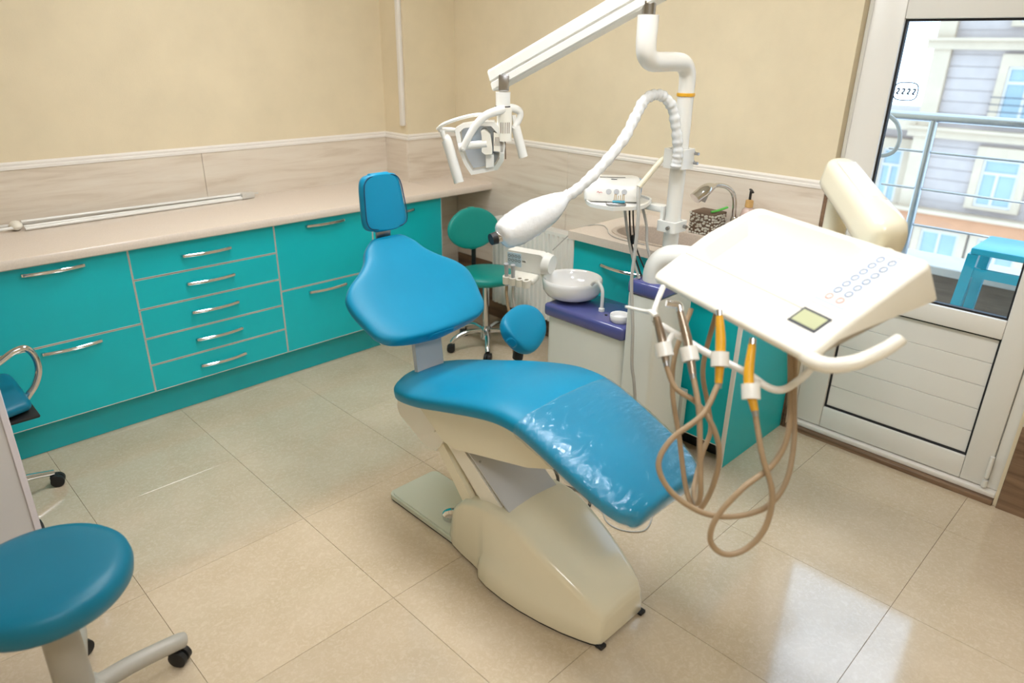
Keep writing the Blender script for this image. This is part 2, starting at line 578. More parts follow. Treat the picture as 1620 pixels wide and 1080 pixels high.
slabs_y(wall_right, [-3.678, -4.5, -5.69], 0, 0.0, 0.385, 'brown_y')
# white moulding on top of the slabs
def moulding(name, a, b_, n):
    """profile swept from a to b_, n is the direction out of the wall"""
    a, b_, n = Vector(a), Vector(b_), Vector(n)
    prof = [(0, 0), (0.016, 0), (0.016, 0.012), (0.011, 0.016), (0.013, 0.026), (0.006, 0.034), (0, 0.034)]
    rings = [[p + n * q[0] + Vector((0, 0, q[1])) for q in prof] for p in (a, b_)]
    return struct(MB().loft(rings), name, 'white_trim', None, 25)
moulding('trim_1', (XW, 0, ZT), (-0.40, 0, ZT), (0, -1, 0))
moulding('trim_2', (-0.40, 0, ZT), (-0.40, -0.256, ZT), (-1, 0, 0))
moulding('trim_3', (-0.40, -0.24, ZT), (0, -0.24, ZT), (0, -1, 0))
moulding('trim_4', (0, -0.24, ZT), (0, -2.742, ZT), (-1, 0, 0))
moulding('trim_5', (0, -3.678, ZT), (0, YS, ZT), (-1, 0, 0))
# dark edge of the stone beside the door
struct(MB().rbox(-0.014, 0.0, -2.756, -2.743, 0.0, ZT + .034, 0.002, 1), 'trim_6', 'brown_y')
# plastic cable channel on the outer corner of the pillar
tag(MB().rbox(-0.425, -0.4005, -0.225, -0.19, 1.27, H - .001, 0.006, 2).build('cable_channel', 'white_trim'), 'white plastic cable channel running up the wall pillar', 'cable channel')

# ------------------------------------------------------------------ balcony door
door = thing('door_1', 'white framed balcony door with glass above and panel below', 'door', (0.06, -3.2, 0))
door['kind'] = 'structure'
del door['category']
fx0, fx1 = 0.035, 0.10
o = MB()
o.rbox(fx0 + .012, 0.13, DY0 - .020, DY0 - .001, 0.045, DZ - .002, 0.003, 1)
o.rbox(fx0 + .012, 0.13, DY1 + .001, DY1 + .045, 0.045, DZ - .002, 0.003, 1)
o.rbox(fx0 + .012, 0.13, DY1 + .045, DY0 - .020, DZ - .05, DZ - .002, 0.003, 1)
o.build('door_frame', 'pvc', door)
LY0, LY1, LZ0, LZ1 = -2.778, -3.618, 0.05, 2.005
GY0, GY1 = -2.905, -3.52
def leaf_bar(y0, y1, z0, z1):
    return MB().rbox(fx0, fx1, y1, y0, z0, z1, 0.006, 2).build('leaf_rail', 'pvc', door)
leaf_bar(LY0, GY0, LZ0, LZ1)
leaf_bar(GY1, LY1, LZ0, LZ1)
leaf_bar(GY0, GY1, LZ0, 0.155)
leaf_bar(GY0, GY1, 0.695, 0.775)
leaf_bar(GY0, GY1, 1.865, LZ1)
def bead(z0, z1):
    m = MB()
    ou = [(GY0, z0), (GY1, z0), (GY1, z1), (GY0, z1)]
    inn = [(GY0 - .008, z0 + .008), (GY1 + .008, z0 + .008), (GY1 + .008, z1 - .008), (GY0 - .008, z1 - .008)]
    m.ring_prism(ou, inn, 0.050, 0.072, Matrix(((0, 0, 1, 0), (1, 0, 0, 0), (0, 1, 0, 0), (0, 0, 0, 1))))
    m.build('gasket', 'gasket', door)
bead(0.155, 0.695)
bead(0.775, 1.865)
for k in range(5):
    z0 = 0.163 + k * 0.1048
    MB().rbox(0.056, 0.075, GY1 + .007, GY0 - .007, z0 + .0006, z0 + 0.1042, 0.002, 1).build('panel_board', 'pvc', door)
MB().box(0.063, 0.068, GY1 + .006, GY0 - .006, 0.781, 1.859).build('glass_pane', 'glass', door)
h = MB()
h.cyl((fx0 - .008, LY1 + .004, 0.10), (fx0 - .008, LY1 + .004, 0.20), 0.009, n=12)
h.cyl((fx0 - .008, LY1 + .004, 0.055), (fx0 - .008, LY1 + .004, 0.085), 0.011, n=12)
h.build('hinge', 'pvc', door)
# oval sticker with four curls on the outside of the pane
st = MB()
def yz(py, pz, x=0.0700):
    return (x, py, pz)
scy, scz = -2.955, 1.600
outl = []
for i in range(33):
    a = 2 * PI * i / 32
    ca, sa = math.cos(a), math.sin(a)
    outl.append(yz(scy + .045 * math.copysign(abs(ca) ** .6, ca), scz + .034 * math.copysign(abs(sa) ** .6, sa)))
st.tube(outl, 0.0018, n=6, res=2)
for i in range(4):
    yy = scy + 0.030 - i * 0.020
    st.tube([yz(yy + .004, scz + .008), yz(yy - .004, scz + .009), yz(yy - .003, scz), yz(yy + .003, scz - .008), yz(yy - .004, scz - .010)], 0.0026, n=6, res=4)
st.build('pane_sticker', 'ink', door)
# threshold
struct(MB().rbox(0.016, 0.14, DY1 + .002, DY0 - .002, 0.022, 0.044, 0.004, 2), 'trim_7', 'white_trim')
struct(MB().rbox(-0.012, 0.14, DY1 + .002, DY0 - .002, 0.0, 0.0215, 0.002, 1), 'trim_8', 'brown_y')

# ------------------------------------------------------------------ ceiling lamps (out of view, they light the room)
def lamp(x, y, label, w=0.6, d=0.6):
    t = thing('ceiling_light', label, 'ceiling light', (x, y, H), 0, 'ceiling lamps')
    m = MB()
    m.ring_prism([(-w / 2, -d / 2), (w / 2, -d / 2), (w / 2, d / 2), (-w / 2, d / 2)], [(-w / 2 + .02, -d / 2 + .02), (w / 2 - .02, -d / 2 + .02), (w / 2 - .02, d / 2 - .02), (-w / 2 + .02, d / 2 - .02)], -0.05, -0.002)
    m.build('lamp_frame', 'lamp_frame', t, local=True)
    MB().box(-w / 2 + .021, w / 2 - .021, -d / 2 + .021, d / 2 - .021, -0.04, -0.03).build('diffuser', 'lamp_glow', t, local=True)
lamp(-1.65, -1.5, 'long ceiling lamp above the chair headrest', 0.6, 0.9)
lamp(-1.6, -2.95, 'long ceiling lamp above the instrument tray', 0.6, 0.9)
lamp(-3.1, -4.4, 'square ceiling lamp near the back wall', 0.7, 0.7)

# ------------------------------------------------------------------ left counter
YF = -0.5701            # cabinet front plane
HC = 0.922
def handle_mesh(L=0.225):
    """arched chrome bar handle along local x, standing out to -y"""
    m = MB()
    pts = []
    for i in range(13):
        t = -1 + 2 * i / 12
        pts.append(Vector((t * L / 2, -0.014 - 0.016 * (1 - t * t), 0)))
    rings = []
    for p in pts:
        rings.append([p + Vector((0, dy, dz)) for dy, dz in ((-.004, -.004), (-.005, 0.004), (-.002, .007), (.004, .006), (.004, -.006), (-.002, -.007))])
    m.loft(rings)
    for s in (-1, 1):
        m.box(s * L / 2 - .006, s * L / 2 + .006, -0.017, 0.0, -0.006, 0.006)
    return m.mesh('handle', 'chrome', 50)
HANDLE = handle_mesh()

def front(parent, name, x0, x1, z0, z1, hx=None, hz=None):
    """a drawer or door front in the plane y=YF, with aluminium edging and a handle"""
    g = 0.003
    f = MB().rbox(x0 + g, x1 - g, YF, YF + .018, z0 + g, z1 - g, 0.001, 1).build(name, 'teal', parent)
    e = MB()
    w = 0.0038
    ou = [(x0 + .0006, z0 + .0006), (x1 - .0006, z0 + .0006), (x1 - .0006, z1 - .0006), (x0 + .0006, z1 - .0006)]
    inn = [(x0 + w, z0 + w), (x1 - w, z0 + w), (x1 - w, z1 - w), (x0 + w, z1 - w)]
    e.ring_prism(ou, inn, YF - .0012, YF + .012, Matrix(((1, 0, 0, 0), (0, 0, 1, 0), (0, 1, 0, 0), (0, 0, 0, 1))))
    e.build('edge_strip', 'alu', f)
    if hx is not None:
        loc = ROOT[parent.name].inverted() @ Vector((hx, YF, hz))
        part_copy(HANDLE, 'handle', f, loc)
    return f

def cabinet(x0, x1, label, fronts, grp=None):
    t = thing('base_cabinet', label, 'cabinet', ((x0 + x1) / 2, -0.29, 0), 0, grp)
    MB().box(x0 + .0005, x1 - .0005, YF + .0185, -0.013, 0.157, 0.875).build('body', 'carcass', t)
    for nm, z0, z1, hx, hz in fronts:
        front(t, nm, x0, x1, z0, z1, hx, hz)
    return t
cabinet(-3.435, -2.836, 'teal two-drawer base cabinet at the far left under the worktop', [('drawer', .517, .873, -3.135, .84), ('drawer', .157, .515, -3.135, .482)])
cabinet(-2.835, -2.2355, 'teal base cabinet with two tall drawers, left of the five-drawer cabinet', [('drawer', .517, .873, -2.535, .842), ('drawer', .157, .515, -2.535, .486)])
cabinet(-2.2350, -1.5285, 'teal base cabinet with five drawers and chrome handles', [('drawer', .728, .873, -1.886, .802), ('drawer', .583, .726, -1.886, .663), ('drawer', .436, .581, -1.886, .516), ('drawer', .298, .434, -1.886, .371), ('drawer', .157, .296, -1.886, .228)])
cabinet(-1.5280, -0.9285, 'teal two-drawer base cabinet just right of the five-drawer cabinet', [('drawer', .513, .873, -1.232, .842), ('drawer', .157, .511, -1.25, .474)])
cabinet(-0.9280, -0.41, 'teal base cabinet at the right end, beside the knee space', [('door', .157, .873, -0.75, .832)])
pl = MB().rbox(-3.435, -0.41, -0.5204, -0.5024, 0.001, 0.1565, 0.001, 1).build('plinth_board', 'teal_plinth')
tag(pl, 'long teal plinth board along the floor under the left cabinets', 'plinth')
wt = MB()
prof = [(-0.013, .8765), (-0.600, .8765), (-0.6075, .882), (-0.609, .895), (-0.609, .909), (-0.604, .919), (-0.594, .9225), (-0.013, .9225)]
wt.loft([[Vector((x, y, z)) for y, z in prof] for x in (-3.44, -0.4125)])
prof2 = [(-0.2525,) + prof[0][1:]] + prof[1:-1] + [(-0.2525, .9225)]
wt.loft([[Vector((x, y, z)) for y, z in prof2] for x in (-0.4125, -0.013)])
tag(wt.build('worktop', 'worktop', None, 30), 'long pale speckled worktop with rounded front edge along left wall', 'worktop')

# folded tube stand lying on the worktop
fs = thing('folded_stand', 'folded white metal tube stand lying on the left worktop', 'stand', (-2.0, -0.07, HC))
jx, jy, jz = -2.545, -0.075, 0.945
for a, b_ in [((-2.52, -.045, .943), (-1.44, -.052, .937)), ((-2.52, -.105, .940), (-1.44, -.070, .935)), ((-2.52, -.075, .958), (-1.44, -.06, .950)), ((-2.52, -.125, .934), (-1.46, -.085, .931))]:
    MB().cyl(a, b_, 0.0075, n=10).build('tube', 'white_plastic', fs)
for a, b_ in [((-3.1, -.03, .94), (-2.56, -.05, .943)), ((-3.1, -.14, .94), (-2.56, -.10, .940))]:
    MB().cyl(a, b_, 0.0075, n=10).build('tube', 'white_plastic', fs)
MB().sphere((jx, jy, jz), 0.034, M=None, s=(.8, 1.3, .65)).build('joint', 'cream_light', fs)
m = MB(); m.rbox(-1.46, -1.385, -.095, -.045, .925, .957, .006, 2); m.cyl((-1.39, -.07, .945), (-1.355, -.07, .945), 0.006, n=8)
m.build('end_clamp', 'alu', fs)

# ------------------------------------------------------------------ right sink cabinet
sc = thing('sink_cabinet', 'teal sink cabinet with white edge strips beside the balcony door', 'cabinet', (-0.29, -2.26, 0))
CY0, CY1 = -1.80, -2.735
m = MB(); m.box(-0.560, -0.013, CY1 + .02, CY0, 0.10, 0.118); m.box(-0.560, -0.013, CY0 - .018, CY0, 0.118, 0.8825); m.box(-0.560, -0.013, CY1 + .02, CY1 + .038, 0.118, 0.8825); m.box(-0.031, -0.013, CY1 + .038, CY0 - .018, 0.118, 0.8825); m.build('body', 'carcass', sc)
MB().rbox(-0.580, -0.013, CY1, CY1 + .018, 0.001, 0.8825, 0.001, 1).build('side_panel', 'teal', sc)
MB().rbox(-0.590, -0.5805, CY1 - .001, CY1 + .018, 0.001, 0.8825, 0.001, 1).build('edge_strip', 'pvc', sc)
MB().box(-0.50, -0.49, CY1 + .02, CY0, 0.001, 0.0995).build('plinth', 'rubber', sc)
def sdoor(y0, y1, hy=None):
    f = MB().rbox(-0.580, -0.5615, y1 + .002, y0 - .002, 0.102, 0.880, 0.001, 1).build('door', 'teal', sc)
    e = MB()
    ou = [(y0 - .0004, .1005), (y1 + .0004, .1005), (y1 + .0004, .882), (y0 - .0004, .882)]
    w = .004
    inn = [(y0 - w, .1005 + w), (y1 + w, .1005 + w), (y1 + w, .882 - w), (y0 - w, .882 - w)]
    e.ring_prism(ou, inn, -0.5815, -0.570, Matrix(((0, 0, 1, 0), (1, 0, 0, 0), (0, 1, 0, 0), (0, 0, 0, 1))))
    e.build('edge_strip', 'pvc', f)
    if hy:
        part_copy(HANDLE, 'handle', f, ROOT[sc.name].inverted() @ Vector((-0.581, hy, 0.79)), (0, 0, R(-90)))
sdoor(CY0, -2.28, -2.10)
sdoor(-2.28, CY1 + .018, -2.55)
# sink top with oval cut-out
SX, SY, RX, RY = -0.375, -2.215, 0.150, 0.29
top = MB()
NN = 48
ins, outs = [], []
x0, x1, y0, y1 = -0.608, -0.013, -2.742, -1.785
for k in range(NN):
    a = 2 * PI * k / NN
    c, s = math.cos(a), math.sin(a)
    ins.append((SX + RX * math.copysign(abs(c) ** .8, c), SY + RY * math.copysign(abs(s) ** .8, s)))
    tt = min([((x1 - SX) / c) if c > 1e-6 else 9, ((x0 - SX) / c) if c < -1e-6 else 9, ((y1 - SY) / s) if s > 1e-6 else 9, ((y0 - SY) / s) if s < -1e-6 else 9])
    outs.append((SX + c * tt, SY + s * tt))
# put exact corners in
for cx, cy in ((x0, y0), (x0, y1), (x1, y0), (x1, y1)):
    k = min(range(NN), key=lambda q: (outs[q][0] - cx) ** 2 + (outs[q][1] - cy) ** 2)
    outs[k] = (cx, cy)
top.ring_prism(outs, ins, 0.8835, 0.9225)
tag(top.build('sink_worktop', 'worktop', None, 30), 'pale worktop around the oval sink, under the pump bottle', 'worktop')
sk = thing('sink', 'oval beige stone sink set into the right worktop', 'sink', (SX, SY, 0.92))
def sup(fr, fz, z):
    return [Vector((SX + RX * fr * math.copysign(abs(math.cos(2 * PI * k / 40)) ** .8, math.cos(2 * PI * k / 40)), SY + RY * fz * math.copysign(abs(math.sin(2 * PI * k / 40)) ** .8, math.sin(2 * PI * k / 40)), z)) for k in range(40)]
MB().loft([sup(1.09, 1.06, .9228), sup(1.08, 1.055, .929), sup(1.0, 1.0, .930), sup(.96, .97, .926), sup(.93, .95, .90), sup(.85, .9, .80), sup(.6, .7, .775), sup(.1, .1, .77), sup(.12, .1, .765), sup(.65, .75, .768), sup(.9, .93, .80), sup(.985, .985, .90), sup(.985, .985, .9215)], cap=False).build('basin', 'sink_stone', sk)
MB().lathe([(0.002, 0), (.03, 0), (.03, .004), (.002, .006)], 20, Matrix.Translation((SX, SY, .772))).build('drain', 'chrome', sk)
# tap
tp = thing('tap', 'chrome gooseneck tap with broad spray head over the sink', 'tap', (-0.10, -2.37, HC))
m = MB(); m.lathe([(0.026, 0.0005), (.026, .012), (.018, .02), (.017, .09), (.013, .10)], 20, Matrix.Translation((-.12, -2.388, HC))); m.build('tap_base', 'chrome', tp)
MB().tube([(-.12, -2.385, 1.01), (-.125, -2.383, 1.08), (-.14, -2.376, 1.13), (-.17, -2.36, 1.160), (-.21, -2.34, 1.172), (-.245, -2.325, 1.168)], 0.0105, n=12).build('spout', 'chrome', tp)
m = MB(); m.tube([(-.235, -2.33, 1.170), (-.262, -2.318, 1.163), (-.290, -2.305, 1.145), (-.325, -2.288, 1.118)], lambda t: .014 + .020 * math.sin(min(1, t * 1.3) * PI * .62), n=16, flat=.8)
m.build('spray_head', 'chrome', tp)
m = MB(); m.cyl((-.282, -2.308, 1.135), (-.293, -2.303, 1.105), .022, .020, 16); m.build('aerator', 'steel', tp)
# soap bottle
bt = thing('soap_bottle', 'pump soap bottle with orange flower label behind the sink', 'bottle', (-0.085, -2.435, HC))
MB().lathe([(.030, .0005), (.034, .004), (.034, .11), (.028, .135), (.016, .146)], 24).build('bottle_body', 'soap_clear', bt, local=True)
MB().lathe([(.0345, .02), (.0348, .021), (.0348, .105), (.0345, .106)], 24, cap=False).build('bottle_label', 'soap_brown', bt, local=True)
m = MB()
for k in range(6):
    a = 2 * PI * k / 6
    m.sphere((-.0345, .010 + .008 * math.cos(a), .085 + .008 * math.sin(a)), .006, 8, s=(.25, 1, 1))
m.build('flower_print', 'soap_label', bt, local=True)
MB().lathe([(.017, .1462), (.019, .148), (.018, .178), (.008, .182)], 20).build('collar', 'cork', bt, local=True)
m = MB(); m.cyl((0, 0, .182), (0, 0, .222), .006, n=10); m.tube([(.012, .010, .226), (-.010, -.008, .226), (-.032, -.026, .222)], .0065, n=8, flat=.6); m.build('pump', 'rubber', bt, local=True)
# pebbled box with a green brush
px = thing('pebble_box', 'grey pebble-covered box standing behind the sink', 'box', (-0.17, -2.25, HC))
MB().rbox(-.198, -.082, -2.328, -2.198, .9235, 1.03, .004, 2).build('box_body', 'vent_dark', px)
peb = MB()
for iy in range(9):
    for iz in range(7):
        peb.sphere((-.1985, -2.321 + iy * .0145 + random.uniform(-.005, .005), .932 + iz * .0145 + random.uniform(-.005, .005)), random.uniform(.0055, .0085), 8, s=(.8, .95, .85))
for ix in range(7):
    for iz in range(7):
        peb.sphere((-.191 + ix * .0165 + random.uniform(-.005, .005), -2.3285, .932 + iz * .0145 + random.uniform(-.005, .005)), random.uniform(.0055, .0085), 8, s=(1, .8, .85))
pb = peb.build('pebbles', 'pebble', px)
pb['kind'] = 'stuff'
br = MB(); br.tube([(-.178, -2.298, 1.036), (-.153, -2.318, 1.043), (-.113, -2.343, 1.057)], .009, n=8, flat=.6)
tag(br.build('brush', 'green_plastic'), 'small green brush lying on the pebbled box', 'brush')

tag(MB().tube([(-.60, -1.68, .80), (-.52, -1.745, .895), (-.45, -1.797, .9262), (-.41, -1.84, .9262), (-.45, -1.90, .9262), (-.53, -1.98, .9262), (-.565, -2.08, .9262), (-.56, -2.20, .9262)], .0028, n=8).build('thin_cable', 'hose_grey'), 'thin grey cable lying across the sink worktop corner', 'cable')

# ------------------------------------------------------------------ radiator
rd = thing('radiator', 'white ribbed panel radiator on wall under the stone slabs', 'radiator', (-0.07, -1.22, 0.16))
ry0, ry1, rz0, rz1 = -0.73, -1.72, 0.165, 0.735
m = MB()
nr = 26
ptsr = []
for k in range(nr):
    a = ry0 - .01 + (ry1 - ry0 + .02) * k / nr
    w = (ry1 - ry0 + .02) / nr
    ptsr += [(-0.118, a + w * .06), (-0.122, a + w * .18), (-0.122, a + w * .62), (-0.118, a + w * .74), (-0.112, a + w * .80), (-0.112, a + w * .98)]
ptsr += [(-0.112, ry1 + .01), (-0.100, ry1 + .01), (-0.100, ry0 - .01)]
m.loft([[Vector((p[0], p[1], z)) for p in ptsr] for z in (rz0, rz1 - .02)])
m.build('ribbed_panel', 'radiator_white', rd, 25)
MB().rbox(-.099, -.035, ry1 + .01, ry0 - .01, rz0 + .01, rz1 - .03, .003, 1).build('rear_panel', 'radiator_white', rd)
for yy in (ry0, ry1):
    MB().rbox(-.120, -.032, yy - .004, yy + .004, rz0, rz1, .003, 1).build('side_cover', 'radiator_white', rd)
m = MB()
for k in range(48):
    yy = ry0 - .01 + (ry1 - ry0 + .02) * (k + .5) / 48
    m.box(-.112, -.040, yy - .0055, yy + .0055, rz1 - .006, rz1 - .001)
for xx in (-.118, -.078, -.037):
    m.box(xx - .003, xx + .003, ry1 + .004, ry0 - .004, rz1 - .019, rz1 - .0005)
m.build('top_grille', 'radiator_white', rd)
for yy in (ry0 - .15, ry1 + .12):
    MB().box(-.034, -.013, yy, yy + .03, .25, .65).build('bracket', 'steel', rd)
m = MB(); m.cyl((-.075, ry0 + .004, .70), (-.075, ry0 + .05, .70), .012, n=12); m.cyl((-.075, ry0 + .035, .70), (-.02, ry0 + .035, .70), .009, n=10); m.build('valve', 'chrome', rd)

# ------------------------------------------------------------------ left desk cabinet and office chair
dk = thing('white_cabinet', 'white cabinet with pale edge strip at the left frame edge', 'cabinet', (-3.2, -1.4, 0))
MB().box(-3.60, -2.942, -1.485, -1.27, 0.0, 1.25).build('front_panel', 'desk_white', dk)
MB().rbox(-2.9415, -2.922, -1.492, -1.27, 0.0, 1.25, .002, 1).build('side_panel', 'desk_edge', dk)

def caster(m_wheel, m_fork, x, y, a, r=0.026):
    """twin wheel castor at floor point x,y; the axle direction is a"""
    ax = Vector((math.cos(a), math.sin(a), 0))
    for s in (-1, 1):
        c = Vector((x, y, r)) + ax * (0.0125 * s)
        m_wheel.tube([c - ax * .010, c - ax * .008, c + ax * .008, c + ax * .010], lambda t: r * (.8 if t < .05 or t > .95 else 1.0), n=18, smooth=False)
    f = Vector((-ax.y, ax.x, 0))
    m_fork.rbox(-.0215, .0215, -r * .2, r * .95, r * .75, r * 2.1, .006, 2, Matrix.Translation((x, y, 0)) @ Matrix.Rotation(a, 4, 'Z'))

oc = thing('office_chair', 'teal office chair with chrome armrest behind the white cabinet', 'chair', (-3.05, -0.905, 0))
m = MB(); m.tube([(-2.93, -1.0, .610), (-2.848, -1.0, .655), (-2.80, -1.0, .680), (-2.762, -1.0, .682), (-2.742, -1.0, .645), (-2.740, -1.0, .590), (-2.762, -1.0, .535), (-2.80, -1.0, .49), (-2.86, -1.0, .42), (-2.92, -1.0, .40)], .0125, n=14)
m.build('armrest', 'chrome', oc)
m = MB(); m.tube([(-2.93, -.78, .610), (-2.848, -.78, .655), (-2.80, -.78, .680), (-2.775, -.78, .682), (-2.765, -.78, .645), (-2.770, -.78, .590), (-2.80, -.78, .49), (-2.86, -.78, .42), (-2.92, -.78, .40)], .0125, n=14)
MB().rbox(-3.28, -2.790, -1.12, -.72, .448, .462, .006, 2).build('seat_pan', 'rubber', oc)
m = MB(); m.cushion([((-3.30, -.92, .495), .19), ((-3.22, -.92, .495), .21), ((-3.05, -.92, .495), .215), ((-2.90, -.92, .495), .205), ((-2.83, -.92, .492), .18)], .06, side=Vector((0, 1, 0)))
m.build('seat', 'upholstery_dark', oc)
m = MB(); m.cushion([((-3.36, -.92, .60), .16), ((-3.38, -.92, .70), .19), ((-3.39, -.92, .80), .19), ((-3.40, -.92, .88), .15)], .05, side=Vector((0, 1, 0)))
m.build('backrest', 'upholstery_dark', oc)
m = MB(); m.tube([(-3.32, -.92, .45), (-3.385, -.92, .47), (-3.41, -.92, .60)], .012, n=10); m.build('back_bar', 'chrome', oc)
m = MB(); m.cyl((-3.05, -.905, .07), (-3.05, -.905, .45), .022, n=16); m.lathe([(.045, .06), (.045, .10), (.03, .13)], 20, Matrix.Translation((-3.05, -.905, 0))); m.build('gas_column', 'chrome', oc)
for k in range(5):
    a = R(11) - k * 2 * PI / 5
    dx, dy = math.cos(a), math.sin(a)
    leg = MB().tube([(-3.05 + .03 * dx, -.905 + .03 * dy, .090), (-3.05 + .17 * dx, -.905 + .17 * dy, .095), (-3.05 + .29 * dx, -.905 + .29 * dy, .066)], lambda t: .017 - .005 * t, n=12).build('leg', 'chrome', oc)
    w, f = MB(), MB()
    caster(w, f, -3.05 + .30 * dx, -.905 + .30 * dy, a + R(60))
    w.v += f.v and []
    o2 = len(w.v); w.v += f.v; w.f += [[i + o2 for i in q] for q in f.f]
    w.build('caster', 'rubber', leg)

# ------------------------------------------------------------------ foreground stool
stl = thing('round_stool', 'round blue padded stool with grey star base in left foreground', 'stool', (-3.018, -2.165, 0))
prof = [(.002, .448), (.10, .448), (.172, .446), (.190, .452), (.200, .466), (.204, .492), (.200, .512), (.189, .525), (.165, .532), (.11, .535), (.05, .5355), (.002, .536)]
MB().lathe(prof, 64).build('seat', 'upholstery_dark', stl, local=True, angle=60)
MB().lathe([(.002, .4335), (.13, .4335), (.135, .438), (.135, .4475), (.002, .4475)], 40).build('seat_plate', 'rubber', stl, local=True)
MB().lathe([(.002, .10), (.042, .10), (.046, .12), (.044, .30), (.034, .40), (.030, .433), (.002, .433)], 28).build('column', 'stool_grey', stl, local=True)
m = MB(); m.lathe([(.002, .068), (.062, .068), (.070, .08), (.066, .11), (.05, .125), (.002, .126)], 28); m.build('hub', 'stool_grey', stl, local=True)
for k in range(5):
    a = R(4) + k * 2 * PI / 5
    dx, dy = math.cos(a), math.sin(a)
    leg = MB().tube([(.05 * dx, .05 * dy, .096), (.14 * dx, .14 * dy, .096), (.255 * dx, .255 * dy, .083), (.280 * dx, .280 * dy, .078), (.290 * dx, .290 * dy, .074)], lambda t: .027 - .004 * t if t < .93 else .023 * (1 - ((t - .93) / .07) ** 2 * .8), n=14).build('leg', 'stool_grey', stl, local=True, angle=70)
    w, f = MB(), MB()
    caster(w, f, .268 * dx, .268 * dy, a + R(35), .027)
    o2 = len(w.v); w.v += f.v; w.f += [[i + o2 for i in q] for q in f.f]
    w.build('caster', 'rubber', leg, local=True)

# ------------------------------------------------------------------ green assistant stool by the radiator
gs = thing('assistant_stool', 'green padded stool with low backrest and chrome star base', 'stool', (-0.42, -0.99, 0))
gx, gy = -0.42, -0.99
rotg = Matrix.Translation((gx, gy, 0)) @ Matrix.Rotation(R(-20), 4, 'Z')
prof = [(.002, .435), (.14, .435), (.168, .445), (.178, .465), (.172, .488), (.14, .498), (.07, .502), (.002, .503)]
MB().lathe(prof, 48, rotg, sx=1.08, sy=1.0).build('seat', 'upholstery_green', gs, angle=60)
m = MB()
m.cushion([((0, .150 + s * .13, .600 + s), w) for s, w in taper(.245, lambda t: .135 + .040 * math.sin(PI * t), 2.4)], .045, side=Vector((1, 0, 0)), crown=.004, ends=.005, thin=True)
for v in m.v:
    v.y += -.6 * v.x * v.x
m.v = [rotg @ Matrix.Rotation(R(8), 4, 'Z') @ v for v in m.v]
m.build('backrest', 'upholstery_green', gs, angle=60)
m = MB(); m.tube([(0, .05, .425), (0, .15, .428), (0, .192, .45), (0, .198, .56), (0, .194, .70)], .014, n=12, M=rotg); m.build('back_bar', 'rubber', gs)
m = MB(); m.cyl((gx, gy, .08), (gx, gy, .435), .020, n=16); m.build('gas_column', 'chrome', gs)
m = MB(); m.lathe([(.002, .06), (.034, .06), (.036, .12), (.028, .14), (.002, .141)], 20, Matrix.Translation((gx, gy, 0))); m.build('hub', 'chrome', gs)
for k in range(5):
    a = R(158) + k * 2 * PI / 5
    dx, dy = math.cos(a), math.sin(a)
    leg = MB().tube([(gx + .025 * dx, gy + .025 * dy, .115), (gx + .12 * dx, gy + .12 * dy, .118), (gx + .20 * dx, gy + .20 * dy, .085), (gx + .225 * dx, gy + .225 * dy, .06)], lambda t: .015, n=12).build('leg', 'chrome', gs)
    w, f = MB(), MB()
    caster(w, f, gx + .23 * dx, gy + .23 * dy, a + R(70), .025)
    o2 = len(w.v); w.v += f.v; w.f += [[i + o2 for i in q] for q in f.f]
    w.build('caster', 'rubber', leg)

# ------------------------------------------------------------------ dental chair
XC = -1.675
ch = thing('dental_chair', 'blue padded dental chair with cream base, headrest and film-wrapped leg rest', 'dental chair', (XC, -2.45, 0))
def YZ(pts):
    return [(Vector((XC, y, z)), w) for y, z, w in pts]
# floor plate
pl = rounded_rect(XC - .125, XC + .125, -2.55, -1.885, .03)
m = MB(); m.prism(pl, 0.008, 0.026); m.prism([(XC + (x - XC) * .94, -2.22 + (y + 2.22) * .97) for x, y in pl], 0.026, 0.032)
m.build('floor_plate', 'base_plate', ch, 60)
m = MB(); m.prism([(XC + (x - XC) * .985, -2.22 + (y + 2.22) * .99) for x, y in pl], 0.0005, 0.008); m.build('plate_seal', 'rubber', ch)
m = MB(); m.lathe([(.002, .032), (.036, .032), (.036, .05), (.028, .054), (.002, .054)], 28, Matrix.Translation((XC - .045, -2.20, 0))); m.build('pivot_cap', 'chrome', ch)
# casing: hump with flared skirt
def casing_ring(y, hw, hz, hb, wb, n=40):
    """section in xz: body half width hw and height hz over a skirt of half width wb and height hb"""
    pts = []
    r = min(.026, hw * .4, hz * .45)
    seq = [(wb, .012), (wb, hb * .55), (wb - (wb - hw) * .35, hb * .85), (hw, hb * 1.05), (hw - .004, max(hz - r, hb * 1.08))]
    half = list(seq)
    zc = max(hz - r, hb * 1.08)
    for k in range(1, 7):
        a = R(90 * k / 6)
        half.append((hw - .004 - r + r * math.cos(a), zc + (hz - zc) * math.sin(a)))
    half.append((hw * .45, hz + .003))
    half.append((0.0, hz + .005))
    left = [(-x, z) for x, z in half]
    full = half + left[::-1][1:]
    return [Vector((XC + x, y, z)) for x, z in full]
sec = [(-2.262, .085, .03, .02, .088), (-2.275, .115, .10, .05, .118), (-2.31, .130, .185, .06, .133), (-2.37, .140, .245, .06, .143), (-2.44, .147, .278, .06, .150),
       (-2.475, .151, .290, .065, .156), (-2.505, .155, .297, .10, .182), (-2.56, .160, .303, .12, .193), (-2.64, .163, .300, .125, .195), (-2.72, .160, .272, .125, .190),
       (-2.80, .152, .236, .12, .178), (-2.88, .140, .196, .11, .160), (-2.94, .127, .160, .095, .140), (-2.975, .117, .135, .085, .126), (-2.993, .108, .115, .07, .115), (-3.0, .10, .09, .055, .105)]
S2 = []
for i in range(len(sec) - 1):
    for k in range(3):
        t = k / 3
        S2.append(tuple(a + (b_ - a) * t for a, b_ in zip(sec[i], sec[i + 1])))
S2.append(sec[-1])
